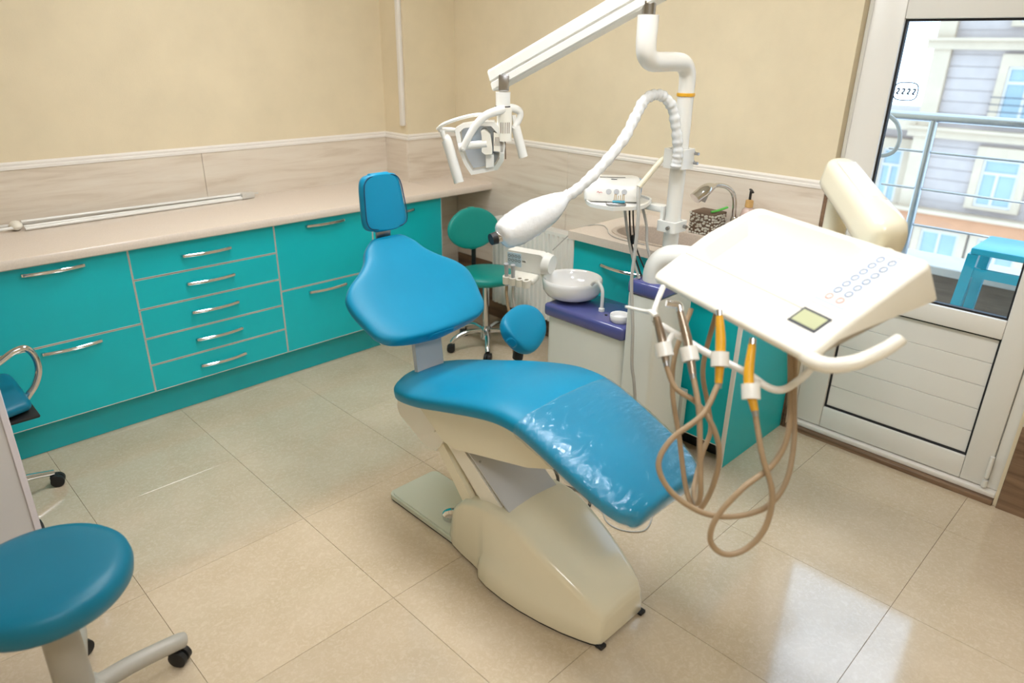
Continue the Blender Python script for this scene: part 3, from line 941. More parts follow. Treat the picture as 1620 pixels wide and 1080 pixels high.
m = MB(); m.loft([casing_ring(*s) for s in S2]); m.build('base_casing', 'cream', ch, 55)
m = MB()
m.loft([[Vector((XC + s * (wb - .006), y, z)) for s, z in ((-1, .0005), (1, .0005), (1, .0125), (-1, .0125))] for y, hw, hz, hb, wb in sec[1:-1]])
m.build('base_seal', 'rubber', ch)
for s in (-1, 1):
    MB().rbox(XC + s * .105 - .014, XC + s * .105 + .014, -3.012, -2.985, .0005, .014, .003, 1).build('foot', 'rubber', ch)
# lift arm
for s in (-1, 1):
    x = XC + s * .105
    MB().add([(x - .012, -2.155, .455), (x + .012, -2.155, .455), (x + .012, -2.195, .475), (x - .012, -2.195, .475), (x - .012, -2.36, .215), (x + .012, -2.36, .215), (x + .012, -2.42, .235), (x - .012, -2.42, .235)], [(0, 1, 2, 3), (7, 6, 5, 4), (0, 4, 5, 1), (1, 5, 6, 2), (2, 6, 7, 3), (3, 7, 4, 0)]).build('link_arm', 'cream', ch)
    MB().add([(x - .014, -2.225, .470), (x + .014, -2.225, .470), (x + .014, -2.30, .49), (x - .014, -2.30, .49), (x - .014, -2.55, .20), (x + .014, -2.55, .20), (x + .014, -2.64, .24), (x - .014, -2.64, .24)], [(0, 1, 2, 3), (7, 6, 5, 4), (0, 4, 5, 1), (1, 5, 6, 2), (2, 6, 7, 3), (3, 7, 4, 0)]).build('link_arm', 'cream_light', ch)
MB().box(XC - .088, XC + .088, -2.52, -2.20, .30, .302).add([], [])
m = MB()
vv = [(-.0905, -2.235, .45), (.0905, -2.235, .45), (.0905, -2.40, .2), (-.0905, -2.40, .2), (-.0905, -2.305, .488), (.0905, -2.305, .488), (.0905, -2.645, .238), (-.0905, -2.645, .238)]
m.add([(XC + x, y, z) for x, y, z in vv], [(0, 1, 2, 3), (7, 6, 5, 4), (0, 4, 5, 1), (1, 5, 6, 2), (2, 6, 7, 3), (3, 7, 4, 0)])
m.build('lift_core', 'cream_light', ch)
m = MB()
d = Vector((0, -2.645 + 2.315, .240 - .470)).normalized(); nn = Vector((0, -d.z, d.y)); nn = nn if nn.z > 0 else -nn
P0 = Vector((XC, -2.325, .482)); P1 = Vector((XC, -2.655, .249))
for off0, off1 in ((0.002, 0.008),):
    vs = []
    for o_ in (off0, off1):
        for P_, w in ((P0, .118), (P1, .118)):
            vs += [P_ + nn * o_ + Vector((-w, 0, 0)), P_ + nn * o_ + Vector((w, 0, 0))]
    m.add(vs, [(0, 1, 3, 2), (4, 6, 7, 5), (0, 4, 5, 1), (2, 3, 7, 6), (0, 2, 6, 4), (1, 5, 7, 3)])
cp = m.build('cover_plate', 'grey_plate', ch)
for sx in (-.1, .1):
    for t in (.3, .9):
        c = P0 + (P1 - P0) * t + Vector((sx, 0, 0)) + nn * .008
        MB().cyl(c, c + nn * .002, .004, n=8).build('screw', 'steel', cp)
# rear motor cover and seat frame
m = MB()
poly = [(-1.995, .525), (-2.10, .560), (-2.21, .575), (-2.285, .470), (-2.215, .375), (-2.16, .365), (-2.00, .440), (-1.985, .47)]
MYZ = Matrix(((0, 0, 1, XC), (1, 0, 0, 0), (0, 1, 0, 0), (0, 0, 0, 1)))
m.prism(poly, -.125, .125, MYZ); m.build('motor_cover', 'cream_light', ch)
m = MB(); m.cyl((XC - .127, -2.205, .475), (XC - .135, -2.205, .475), .020, n=20); m.build('pivot_bolt', 'cream_light', ch)
m = MB()
poly = [(-2.16, .545), (-2.30, .585), (-2.55, .655), (-2.66, .670), (-2.74, .665), (-2.80, .645), (-2.83, .600), (-2.70, .545), (-2.35, .455), (-2.29, .46)]
m.prism(poly, -.150, .150, MYZ); m.build('seat_frame', 'cream', ch)
# seat cushion
SEAT = YZ([(-2.005, .555, .125), (-2.03, .561, .165), (-2.09, .577, .195), (-2.22, .612, .218), (-2.38, .660, .226), (-2.53, .700, .226), (-2.63, .7165, .223), (-2.72, .712, .221), (-2.82, .682, .219), (-2.93, .640, .214), (-3.02, .604, .205), (-3.075, .580, .188), (-3.10, .568, .165)])
m = MB(); m.cushion(SEAT, .080, e=3.4, crown=.010, ends=.022, n=48); seat = m.build('seat_cushion', 'upholstery', ch, 70)
m = MB()
FILM = [(p, w) for p, w in SEAT if p.y < -2.70]
m.cushion(FILM, .080, e=3.4, crown=.010, ends=.024, n=64, grow=.0045, res=8)
rf = random.Random(3)
ph = [rf.uniform(0, 6) for _ in range(8)]
for v in m.v:
    s = math.sin(v.y * 95 + v.x * 18 + ph[0]) * .5 + math.sin(v.y * 210 - v.x * 40 + ph[1]) * .3 + math.sin(v.x * 160 + v.y * 60 + ph[2]) * .35
    v.z += .0016 * s
    v.x += .0010 * math.sin(v.y * 140 + v.z * 90 + ph[3])
m.build('plastic_cover', 'film', ch, 70, label='clear wrinkled plastic film over the leg rest')
# back support plate
m = MB()
vs = [(-.062, -2.055, .50), (.062, -2.055, .50), (.062, -2.035, .50), (-.062, -2.035, .50), (-.062, -2.030, .72), (.062, -2.030, .72), (.062, -2.008, .72), (-.062, -2.008, .72), (-.055, -1.96, .86), (.055, -1.96, .86), (.055, -1.93, .84), (-.055, -1.93, .84)]
m.add([(XC + x, y, z) for x, y, z in vs], [(0, 3, 2, 1), (0, 1, 5, 4), (1, 2, 6, 5), (2, 3, 7, 6), (3, 0, 4, 7), (4, 5, 9, 8), (5, 6, 10, 9), (6, 7, 11, 10), (7, 4, 8, 11), (8, 9, 10, 11)])
m.build('back_support', 'grey_plate', ch)
# backrest
bd = Vector((0, .74, .672)).normalized(); bn = Vector((0, -.672, .74)).normalized()
B0 = Vector((XC, -2.105, .805)) - bn * .035
BACK = [(B0 + bd * s + bn * c, w) for s, w, c in [(-.022, .060, 0), (-.018, .120, 0), (-.010, .175, 0), (.004, .220, 0), (.035, .252, -.002), (.085, .267, -.006), (.15, .281, -.010), (.205, .277, -.010), (.25, .243, -.008), (.29, .185, -.006), (.33, .140, -.004), (.37, .115, -.002), (.395, .090, 0), (.405, .072, 0)]]
m = MB(); m.cushion(BACK, .075, e=3.2, crown=.008, ends=.006, n=48, dish=.012, thin=True); m.build('backrest', 'upholstery', ch, 70)
m = MB(); m.cushion([(p - bn * .045, w * .82) for p, w in BACK[4:-1]], .020, e=6, crown=0, ends=.006); m.build('back_shell', 'white_plastic', ch, 60)
# headrest with stem
hd = Vector((0, .15, .98)).normalized(); hn = Vector((0, -.98, .15))
H0 = Vector((XC + .004, -1.808, 1.118)) - hn * .022
HEAD = [(H0 + hd * (s - .014), w) for s, w in taper(.206, lambda t: .101 - .016 * t, 5.0, 17)]
m = MB(); m.cushion(HEAD, .052, e=3.0, crown=0, ends=.005, n=40, thin=True)
hr = m.build('headrest', 'upholstery', ch, 70)
pp = []
hst = [(H0 + hd * (s - .007), w) for s, w in taper(.192, lambda t: .0955 - .016 * t, 5.0, 17)]
loop = [p + hn * .0225 + Vector((-w, 0, 0)) for p, w in hst] + [p + hn * .0225 + Vector((w, 0, 0)) for p, w in hst[::-1]]
MB().tube(loop + [loop[0]], .0022, n=6, res=4).build('piping', 'piping', hr)
m = MB(); m.rbox(XC - .03, XC + .035, -1.776, -1.766, .99, 1.15, .003, 2); m.build('headrest_stem', 'steel', ch)
# armrest pad on its post
ar = MB()
a0 = Vector((-1.385, -2.188, .683))
ad = Vector((.80, .25, .18)).normalized(); asd = Vector((-.33, .55, .62)).normalized()
asd = (asd - ad * asd.dot(ad)).normalized()
ARM = [(a0 + ad * (s - .01), w) for s, w in taper(.225, lambda t: .100 - .015 * t, 2.6)]
ar.cushion(ARM, .055, e=3.0, crown=.006, ends=.005, n=36, side=asd, thin=True)
arm = ar.build('armrest', 'upholstery', ch, 70)
m = MB(); m.cyl((-1.285, -2.135, .66), (-1.285, -2.12, .56), .022, n=16); m.build('armrest_socket', 'rubber', arm)
m = MB(); m.tube([(-1.285, -2.12, .57), (-1.29, -2.12, .50), (-1.34, -2.16, .46), (-1.48, -2.25, .50), (-1.54, -2.30, .52)], .017, n=12); m.build('armrest_post', 'white_plastic', arm)
# cables below the seat
tag(MB().tube([(-1.52, -2.52, .46), (-1.40, -2.42, .28), (-1.28, -2.36, .10), (-1.22, -2.33, .012), (-1.19, -2.44, .010), (-1.25, -2.51, .010), (-1.36, -2.48, .010), (-1.46, -2.44, .010)], .007, n=8).build('power_cable', 'cable_black'), 'black cable looping on the floor behind the chair base', 'cable')
tag(MB().tube([(-1.167, -2.513, .004), (-1.263, -2.609, .004), (-1.265, -2.695, .004), (-1.202, -2.755, .004), (-1.103, -2.722, .004), (-1.061, -2.674, .004), (-1.0, -2.60, .004)], .003, n=6).build('floor_wire', 'hose_grey'), 'thin grey wire curled on the floor under the leg rest', 'wire')

# ------------------------------------------------------------------ cuspidor unit
cu = thing('cuspidor_unit', 'white dental cuspidor unit with violet tops and porcelain bowl', 'dental unit', (-0.87, -2.3, 0))
UX0, UX1 = -1.0, -0.745
m = MB(); m.prism(rounded_rect(UX0 + .006, UX1, -2.432, -2.010, .03), .001, .645); m.build('low_body', 'unit_white', cu, 50)
m = MB(); m.rbox(UX0 - .006, UX1 + .004, -2.436, -2.0, .6455, .705, .016, 3); m.build('low_cap', 'purple', cu, 50)
m = MB(); m.prism(rounded_rect(UX0, UX1, -2.582, -2.437, .018), .001, .860); m.build('column', 'unit_white', cu, 50)
m = MB(); m.rbox(UX0 - .006, UX1 + .004, -2.588, -2.437, .8605, .918, .015, 3); m.build('column_cap', 'purple', cu, 50)
BCX, BCY = -0.868, -2.045
m = MB()
m.lathe([(.045, .7055), (.085, .712), (.115, .726), (.131, .750), (.1345, .785), (.1335, .797), (.130, .801), (.124, .798), (.120, .788), (.108, .760), (.07, .742), (.02, .735), (.002, .735)], 56, Matrix.Translation((BCX, BCY, 0)))
m.build('bowl', 'porcelain', cu, 60)
m = MB(); m.tube([(-.905, -2.245, .7055), (-.905, -2.245, .775), (-.902, -2.238, .803), (-.897, -2.215, .822), (-.893, -2.190, .820), (-.890, -2.170, .800), (-.889, -2.166, .770)], .0075, n=12); m.lathe([(.013, 0), (.013, .012), (.008, .016)], 16, Matrix.Translation((-.905, -2.245, .7055))); m.build('bowl_spout', 'white_plastic', cu)
m = MB(); m.tube([(-.86, -2.425, .7055), (-.86, -2.425, .83), (-.862, -2.418, .853), (-.870, -2.400, .862), (-.880, -2.385, .852), (-.884, -2.380, .835)], .011, n=12); m.build('cup_filler', 'white_plastic', cu)
m = MB(); m.lathe([(.002, .7055), (.034, .7055), (.040, .712), (.042, .733), (.040, .737), (.036, .734), (.033, .720), (.002, .717)], 32, Matrix.Translation((-.945, -2.372, 0))); m.build('cup_dish', 'porcelain', cu)
m = MB(); m.cyl((-.93, -2.29, .7052), (-.93, -2.29, .708), .006, n=10); m.build('button', 'rubber', cu)
# power sockets and plug at the foot of the column
sb = thing('socket_box', 'white wall socket strip with black plug behind the leg rest', 'socket', (-0.62, -2.47, 0))
MB().rbox(-.635, -.596, -2.53, -2.44, .12, .33, .006, 2).build('socket_body', 'white_plastic', sb)
m = MB(); m.cyl((-.636, -2.485, .20), (-.675, -2.485, .20), .026, .018, 16); m.build('plug', 'rubber', sb)
m = MB(); m.tube([(-.675, -2.485, .20), (-.70, -2.49, .17), (-.705, -2.50, .06), (-.69, -2.52, .010), (-.66, -2.58, .010)], .004, n=8); m.build('plug_cable', 'cable_black', sb)

# suction holder of the assistant arm
sh = thing('suction_holder', 'white assistant holder arm with keypad and four suction rests', 'dental unit', (-0.97, -1.93, 0.75))
he1 = Vector((.25, -.97, 0)).normalized(); he3 = Vector((-.18, -.14, .97)).normalized(); he2 = he3.cross(he1).normalized()
HM = frame_mat((-.985, -1.865, .865), he1, he2, he3)
m = MB(); m.ring_prism(rounded_rect(-.09, .10, -.048, .048, .02), [(p[0] * .1, p[1] * .1) for p in rounded_rect(-.09, .10, -.048, .048, .02)], -.02, .02, HM @ Matrix.Rotation(R(90), 4, 'X')); m.build('control_panel', 'white_plastic', sh, 50)
m = MB(); m.cyl((.10, 0, 0), (.135, 0, 0), .05, .042, 24, HM); m.build('end_cap', 'white_plastic', sh, 50)
kp = MB(); kp.rbox(-.082, -.012, -.0225, -.0195, -.030, .038, .002, 1, HM); kp = kp.build('keypad', 'panel_blue', sh)
for iz in range(2):
    for ix in range(4):
        c = (-.072 + ix * .017, -.0226, .022 - iz * .022)
        MB().tube([(c[0] + .006 * math.cos(2 * PI * k / 10), c[1], c[2] + .006 * math.sin(2 * PI * k / 10)) for k in range(11)], .0010, n=5, smooth=False, M=HM).build('key', 'ink', kp)
m = MB(); m.rbox(-.045, .085, -.085, -.022, -.075, -.045, .010, 2, HM); m.build('rest_bar', 'cream_light', sh, 50)
for k in range(4):
    xx = -.045 + k * .034
    M2 = HM @ Matrix.Translation((xx, -.095, -.060))
    mm = MB(); mm.ring_prism([(.018 * math.cos(2 * PI * i / 20), .018 * math.sin(2 * PI * i / 20)) for i in range(20)], [(.009 * math.cos(2 * PI * i / 20), .009 * math.sin(2 * PI * i / 20)) for i in range(20)], -.018, .018, M2); mm.build('rest_ring', 'cream_light', sh, 50)
m = MB(); m.tube([HM @ Vector((.06, .02, -.02)), HM @ Vector((.08, .05, -.12)), Vector((-.84, -1.97, .60)), Vector((-.86, -2.02, .55))], .014, n=12); m.build('support_arm', 'white_plastic', sh)
for k, lab in ((0, 'grey suction tip with tan hose, left one in the holder'), (1, 'grey suction tip with dark hose, right one in the holder')):
    xx = -.045 + k * .034
    st_ = thing('suction_tip', lab, 'suction hose', HM @ Vector((xx, -.095, -.06)), 0, 'suction tips in the assistant holder')
    a, b_ = HM @ Vector((xx, -.095, -.09)), HM @ Vector((xx, -.095, .02))
    MB().tube([a, HM @ Vector((xx, -.095, -.02)), b_], lambda t: .0075 + .003 * t, n=12).build('tip', 'button_grey', st_)
    p = [a, a + Vector((0, 0, -.05)), a + Vector((.004, -.012, -.12)), a + Vector((.012, -.03, -.22)), a + Vector((.02, -.035, -.34)), a + Vector((.05, -.035, -.46))]
    MB().tube(p, .007, n=10).build('hose', 'hose_tan' if k == 0 else 'stool_grey', st_)

# ------------------------------------------------------------------ dental light on its pole
dl = thing('dental_light', 'white dental operating light on jointed arm and pole', 'dental light', (-0.835, -2.505, 0.918))
px_, py_ = -0.835, -2.505
m = MB(); m.cyl((px_, py_, .9185), (px_, py_, 1.30), .030, .030, 28); m.cyl((px_, py_, 1.30), (px_, py_, 1.587), .030, .0295, 28); m.build('pole', 'white_plastic', dl, 50)
m = MB(); m.lathe([(.0305, 1.587), (.033, 1.589), (.033, 1.597), (.0305, 1.599)], 28, Matrix.Translation((px_, py_, 0))); m.build('pole_ring', 'yellow_sleeve', dl)
m = MB(); m.tube([(px_, py_, 1.599), (px_, py_, 1.64), (px_ - .006, py_, 1.668), (px_ - .028, py_, 1.692), (px_ - .06, py_, 1.702), (px_ - .13, py_, 1.704), (px_ - .20, py_, 1.704), (px_ - .235, py_, 1.708), (px_ - .262, py_, 1.728), (px_ - .27, py_, 1.76), (px_ - .27, py_, 1.80), (px_ - .27, py_, 1.845)], lambda t: .029 + .006 * t, n=24); m.build('elbow_tube', 'white_plastic', dl, 60)
ex, ey = px_ - .27, py_
m = MB(); m.cyl((ex, ey, 1.845), (ex, ey, 1.885), .022, n=20); m.build('swivel', 'steel', dl)
AA = Vector((ex + .01, ey - .05, 1.935)); AB = Vector((-1.117, -1.805, 1.620))
ad_ = (AB - AA).normalized(); as_ = Vector((ad_.y, -ad_.x, 0)).normalized(); an_ = as_.cross(ad_).normalized(); an_ = an_ if an_.z > 0 else -an_
prof = [(-.026, -.040), (.026, -.040), (.030, -.034), (.030, -.012), (.026, -.009), (.026, -.003), (.030, 0), (.030, .032), (.022, .042), (-.022, .042), (-.030, .032), (-.030, 0), (-.026, -.003), (-.026, -.009), (-.030, -.012), (-.030, -.034)]
m = MB(); m.loft([[P_ + as_ * a + an_ * b_ for a, b_ in prof] for P_ in (AA, AB)]); m.build('spring_arm', 'white_plastic', dl, 25)
m = MB(); m.loft([[P_ + as_ * a * 1.05 + an_ * b_ * 1.05 for a, b_ in prof] for P_ in (AA - ad_ * .012, AA)]); m.build('end_cap', 'cream_light', dl, 25)
m = MB(); m.loft([[P_ + as_ * a * 1.02 + an_ * b_ * 1.02 for a, b_ in prof] for P_ in (AB, AB + ad_ * .006)]); m.build('end_cap', 'white_plastic', dl, 25)
# lamp head, modelled in a frame turned 45 degrees to the walls
le1 = Vector((.711, -.703, 0)).normalized(); le2 = Vector((.703, .711, 0)).normalized(); le3 = Vector((0, 0, 1))
LM = frame_mat((-1.206, -1.824, 1.400), le1, le2, le3)
K = .000355
def L(zx, zy, d=0.0):
    return Vector(((zx - 612) * K, d, (576 - zy) * K * 1.06))
def lbuild(m, name, mt, parent=dl, ang=40):
    m.v = [LM @ v for v in m.v]
    return m.build(name, mt, parent, ang)
m = MB(); m.rbox((785 - 612) * K, (900 - 612) * K, -.018, .018, (576 - 90) * K * 1.06, (576 + 70) * K * 1.06, .004, 2); lbuild(m, 'knuckle', 'steel')
m = MB(); m.cyl(L(835, 235), L(835, 98), .0285, .029, 24); lbuild(m, 'collar', 'white_plastic')
m = MB(); m.cyl(L(835, 246), L(835, 235), .0300, n=24); lbuild(m, 'collar_ring', 'rubber')
m = MB(); m.tube([L(850, 246), L(850, 300), L(852, 380), L(852, 520), L(852, 580), L(852, 590)], lambda t: .030 if t < .93 else .026, n=24); hub = lbuild(m, 'hub', 'cream_light')
for k in range(5):
    a = R(-60 + k * 16) - PI / 2 + R(35)
    c = L(852, 450)
    q = Vector((c.x + .0303 * math.cos(a), c.y + .0303 * math.sin(a), c.z))
    m = MB(); m.box(-.0012, .0012, -.0010, .0010, -.021, .021, Matrix.Translation(q) @ Matrix.Rotation(a, 4, 'Z')); lbuild(m, 'vent_slot', 'vent_dark', hub)
# yoke
m = MB(); m.tube([L(850, 262, -.02), L(740, 290, -.035), L(640, 330, -.045), L(540, 420, -.052), L(460, 540, -.055), L(395, 655, -.055)], lambda t: .0135 - .003 * t, n=12, flat=1.3); lbuild(m, 'yoke', 'white_plastic')
m = MB(); m.tube([L(880, 258, .0), L(960, 262, .012), L(1025, 300, .02), L(1020, 370, .02), L(960, 470, .01)], lambda t: .013 - .004 * t, n=12, flat=1.3); lbuild(m, 'yoke', 'white_plastic')
m = MB(); m.cyl(L(350, 650, -.045), L(400, 645, -.045), .0165, n=16); m.sphere(L(398, 655, -.055), .012, 12); lbuild(m, 'joint', 'white_plastic')
m = MB(); m.cyl(L(385, 640, -.035), L(660, 610, -.035), .0155, n=18); lbuild(m, 'cross_bar', 'white_plastic')
# head: hoop with reflector
def ZP(pts):
    return [((x - 612) * K, (576 - y) * K * 1.06) for x, y in pts]
Mh = Matrix(((1, 0, 0, 0), (0, 0, 1, 0), (0, 1, 0, 0), (0, 0, 0, 1)))
outer = ZP([(300, 470), (380, 425), (560, 395), (740, 390), (840, 500), (865, 640), (850, 790), (785, 885), (640, 915), (480, 945), (400, 830), (340, 690)])
inner = ZP([(355, 500), (400, 462), (560, 435), (705, 435), (790, 520), (810, 640), (800, 770), (750, 845), (630, 880), (495, 903), (435, 810), (385, 690)])
m = MB(); m.ring_prism(outer, inner, -.022, .055, Mh); head = lbuild(m, 'lamp_hoop', 'white_plastic', dl, 30)
m = MB(); m.prism([(x * .97 , y * .97) for x, y in inner], .030, .042, Mh); lbuild(m, 'reflector', 'reflector', head, 30)
m = MB(); m.prism(ZP([(595, 480), (640, 470), (700, 520), (720, 640), (720, 715), (640, 720), (600, 690), (610, 600)]), -.045, .028, Mh); lbuild(m, 'bulb_housing', 'cream_light', head, 30)
for k in range(6):
    m = MB(); m.box(-.0010, .0010, -.0009, .0009, -.017, .017, Matrix.Translation(L(752 + k * 15, 590, -.0225)) @ Matrix.Rotation(R(8), 4, 'Y')); lbuild(m, 'vent_slot', 'vent_dark', head)
m = MB(); m.prism(ZP([(735, 500), (835, 520), (850, 640), (840, 700), (735, 690)]), -.022, .028, Mh); lbuild(m, 'vent_panel', 'cream_light', head, 30)
m = MB(); m.prism(ZP([(645, 725), (740, 725), (740, 850), (650, 865)]), -.03, .02, Mh); lbuild(m, 'lower_clip', 'white_plastic', head, 30)
m = MB(); m.prism(ZP([(745, 700), (855, 710), (845, 800), (780, 885), (745, 885)]), -.036, -.032, Mh); lbuild(m, 'clear_shield', 'clear_plastic', head, 30)
# top visor rim
m = MB(); m.tube([L(115, 470, -.03), L(170, 425, -.04), L(260, 390, -.03), L(420, 350, .0), L(560, 332, .02), L(740, 335, .03)], lambda t: .011, n=10, flat=.6); lbuild(m, 'visor_rim', 'white_plastic')
m = MB(); m.tube([L(125, 480, -.03), L(210, 478, -.015), L(300, 490, .0), L(340, 540, .005)], .009, n=10); lbuild(m, 'visor_rim', 'white_plastic')
m = MB(); m.tube([L(160, 490, -.03), L(185, 560, -.03), L(220, 615, -.03), L(330, 985, -.03), L(338, 1000, -.03)], lambda t: (.010 if t < .33 else .0205) if t < .97 else .015, n=16); lbuild(m, 'grip', 'white_plastic')
m = MB(); m.tube([L(955, 330, .02), L(975, 430, .02), L(985, 470, .02), L(1068, 740, .02), L(1072, 752, .02)], lambda t: (.009 if t < .3 else .0185) if t < .97 else .014, n=16); lbuild(m, 'grip', 'white_plastic')
m = MB(); m.cyl(L(862, 590, .0), L(870, 780, .0), .0025, n=8); lbuild(m, 'switch_lever', 'vent_dark')

# clamps, bracket table and gooseneck lamp on the pole
bk = thing('bracket_table', 'small white bracket table clamped to the lamp pole', 'bracket table', (-0.9, -2.38, 1.12))
def clamp(z0, z1, nm):
    m = MB(); m.ring_prism(rounded_rect(px_ - .048, px_ + .042, py_ - .042, py_ + .042, .010, 4), [(px_ + .0305 * math.cos(a), py_ + .0305 * math.sin(a)) for a in [R(q) for q in []]] or [(px_ + (x - px_) * .70, py_ + (y - py_) * .72) for x, y in rounded_rect(px_ - .048, px_ + .042, py_ - .042, py_ + .042, .010, 4)], z0, z1)
    return m
c1 = clamp(1.095, 1.135, '').build('clamp', 'white_plastic', bk, 40)
for a, b_ in (((-.885, -2.52, 1.115), (-.900, -2.525, 1.115)), ((-.82, -2.548, 1.115), (-.825, -2.562, 1.115))):
    MB().cyl(a, b_, .0075, n=8).build('screw', 'steel', c1)
m = MB(); m.rbox(-.86, -.81, -2.465, -2.33, 1.160, 1.185, .006, 2); m.box(-.86, -.81, -2.475, -2.462, 1.10, 1.185); m.build('table_arm', 'white_plastic', bk, 40)
tb = [(-1.075, -2.395), (-.985, -2.445), (-.90, -2.43), (-.80, -2.36), (-.80, -2.16), (-.88, -2.13), (-1.00, -2.20), (-1.08, -2.29)]
tb = [(p.x, p.y) for p in catmull([Vector((x, y, 0)) for x, y in tb + [tb[0]]], 3)][:-1]
cxx = sum(p[0] for p in tb) / len(tb); cyy = sum(p[1] for p in tb) / len(tb)
m = MB(); m.prism([(cxx + (x - cxx) * .96, cyy + (y - cyy) * .96) for x, y in tb], 1.1855, 1.192); m.ring_prism(tb, [(cxx + (x - cxx) * .94, cyy + (y - cyy) * .94) for x, y in tb], 1.186, 1.200); m.build('table_top', 'white_plastic', bk, 40)

# scaler console on the table
sl = thing('scaler_console', 'white ultrasonic scaler console with three round buttons on bracket table', 'dental device', (-0.93, -2.27, 1.1925))
se1 = Vector((.66, -.75, 0)).normalized(); se2 = Vector((.75, .66, 0)).normalized()
SM = frame_mat((-.925, -2.275, 1.1925), se1, se2, (0, 0, 1))
prof = [(-.070, .004), (-.074, .012), (-.070, .035), (-.055, .062), (-.030, .080), (.0, .088), (.04, .088), (.065, .080), (.075, .05), (.075, .004)]
pv = [(p.x, p.y) for p in catmull([Vector((y, z, 0)) for y, z in prof], 3)]
m = MB(); m.loft([[Vector((x, y * s, .004 + (z - .004) * s)) for y, z in pv] for x, s in ((-.112, .86), (-.108, .94), (-.10, 1.0), (.075, 1.0), (.095, .97), (.103, .90))], M=SM); body = m.build('console_body', 'white_plastic', sl, 50)
for k in range(3):
    q = Vector((-.020 + k * .030, -.0655, .040))
    m = MB(); m.cyl(q + Vector((0, .004, -.002)), q + Vector((0, -.0035, .0022)), .0105, n=20, M=SM); m.build('button', 'button_grey', sl)
m = MB(); m.cyl((.098, .012, .050), (.112, .012, .050), .033, .031, 28, SM); m.build('dial', 'knob_blue', sl)
m = MB(); m.cyl((.098, -.045, .026), (.106, -.045, .026), .013, n=20, M=SM); m.build('socket', 'button_grey', sl)
m = MB(); m.box(-.055, .045, -.016, -.013, .0872, .0885, SM); m.box(-.01, .012, -.030, -.026, .082, .0835, SM); m.build('top_lettering', 'ink', sl)
m = MB(); m.tube([(-.066, -.0722, .038), (-.060, -.0716, .042), (-.056, -.0722, .037), (-.050, -.0720, .040), (-.045, -.0722, .037)], .0010, n=5, M=SM); m.build('front_lettering', 'ink_red', sl)
# bur block in front of console
bb = thing('bur_stand', 'steel bur stand with blue foam and gold burs before the scaler', 'bur stand', (-1.01, -2.38, 1.192))
BM = frame_mat((-1.006, -2.378, 1.1925), se1, se2, (0, 0, 1))
MB().rbox(-.055, .02, -.012, .012, .0005, .012, .003, 1, BM).build('metal_base', 'steel', bb)
MB().rbox(-.032, .016, -.009, .009, .0122, .020, .003, 1, BM).build('foam', 'foam_blue', bb)
for k in range(6):
    MB().cyl(BM @ Vector((-.026 + k * .0075, random.uniform(-.005, .005), .020)), BM @ Vector((-.026 + k * .0075 + random.uniform(-.002, .002), 0, .042 + random.uniform(-.004, .004))), .0011, n=6).build('bur', 'bur_gold', bb)
# scaler handpiece with cable
sp_ = thing('scaler_handpiece', 'cream scaler handpiece leaning on the console, grey cable hanging', 'handpiece', (-0.95, -2.43, 1.2))
MB().tube([(-.965, -2.425, 1.265), (-.955, -2.428, 1.276), (-.905, -2.445, 1.330), (-.885, -2.452, 1.352), (-.878, -2.454, 1.359), (-.866, -2.458, 1.372)], lambda t: .0105 if t < .8 else .0105 - .03 * (t - .8), n=16).build('handle', 'cream', sp_)
MB().tube([(-.965, -2.425, 1.265), (-.985, -2.44, 1.235), (-1.005, -2.462, 1.17), (-1.025, -2.475, 1.04), (-1.045, -2.485, .92), (-1.055, -2.515, .75), (-1.060, -2.53, .60), (-1.055, -2.545, .52), (-1.04, -2.55, .40), (-1.03, -2.545, .20), (-1.02, -2.53, .05)], .0068, n=10).build('cable', 'hose_grey', sp_)
# cables from table to the unit
for nm, mt, pts, r in (('power_cable', 'cable_black', [(-.905, -2.345, 1.184), (-.912, -2.365, 1.08), (-.920, -2.39, 1.01), (-.945, -2.46, .92)], .0035),
                       ('signal_cable', 'cable_black', [(-.895, -2.355, 1.184), (-.902, -2.375, 1.08), (-.918, -2.41, 1.01), (-.93, -2.48, .92)], .0030),
                       ('water_hose', 'hose_grey', [(-.925, -2.335, 1.184), (-.930, -2.37, 1.06), (-.965, -2.43, .98), (-.975, -2.47, .92)], .0055),
                       ('foot_hose', 'hose_grey', [(-.872, -2.38, 1.184), (-.868, -2.41, 1.10), (-.895, -2.44, 1.03), (-.91, -2.50, .92)], .0055)):
    o = MB().tube(pts, r, n=8).build(nm, mt)
    tag(o, {'power_cable': 'black cable with inline switch hanging under the bracket table', 'signal_cable': 'thinner black cable hanging under the bracket table', 'water_hose': 'left grey hose hanging under the bracket table', 'foot_hose': 'right grey hose hanging under the bracket table'}[nm], 'cable')
    if nm == 'power_cable':
        MB().rbox(-.924, -.906, -2.392, -2.374, 1.03, 1.065, .003, 1).build('inline_switch', 'cable_black', o)

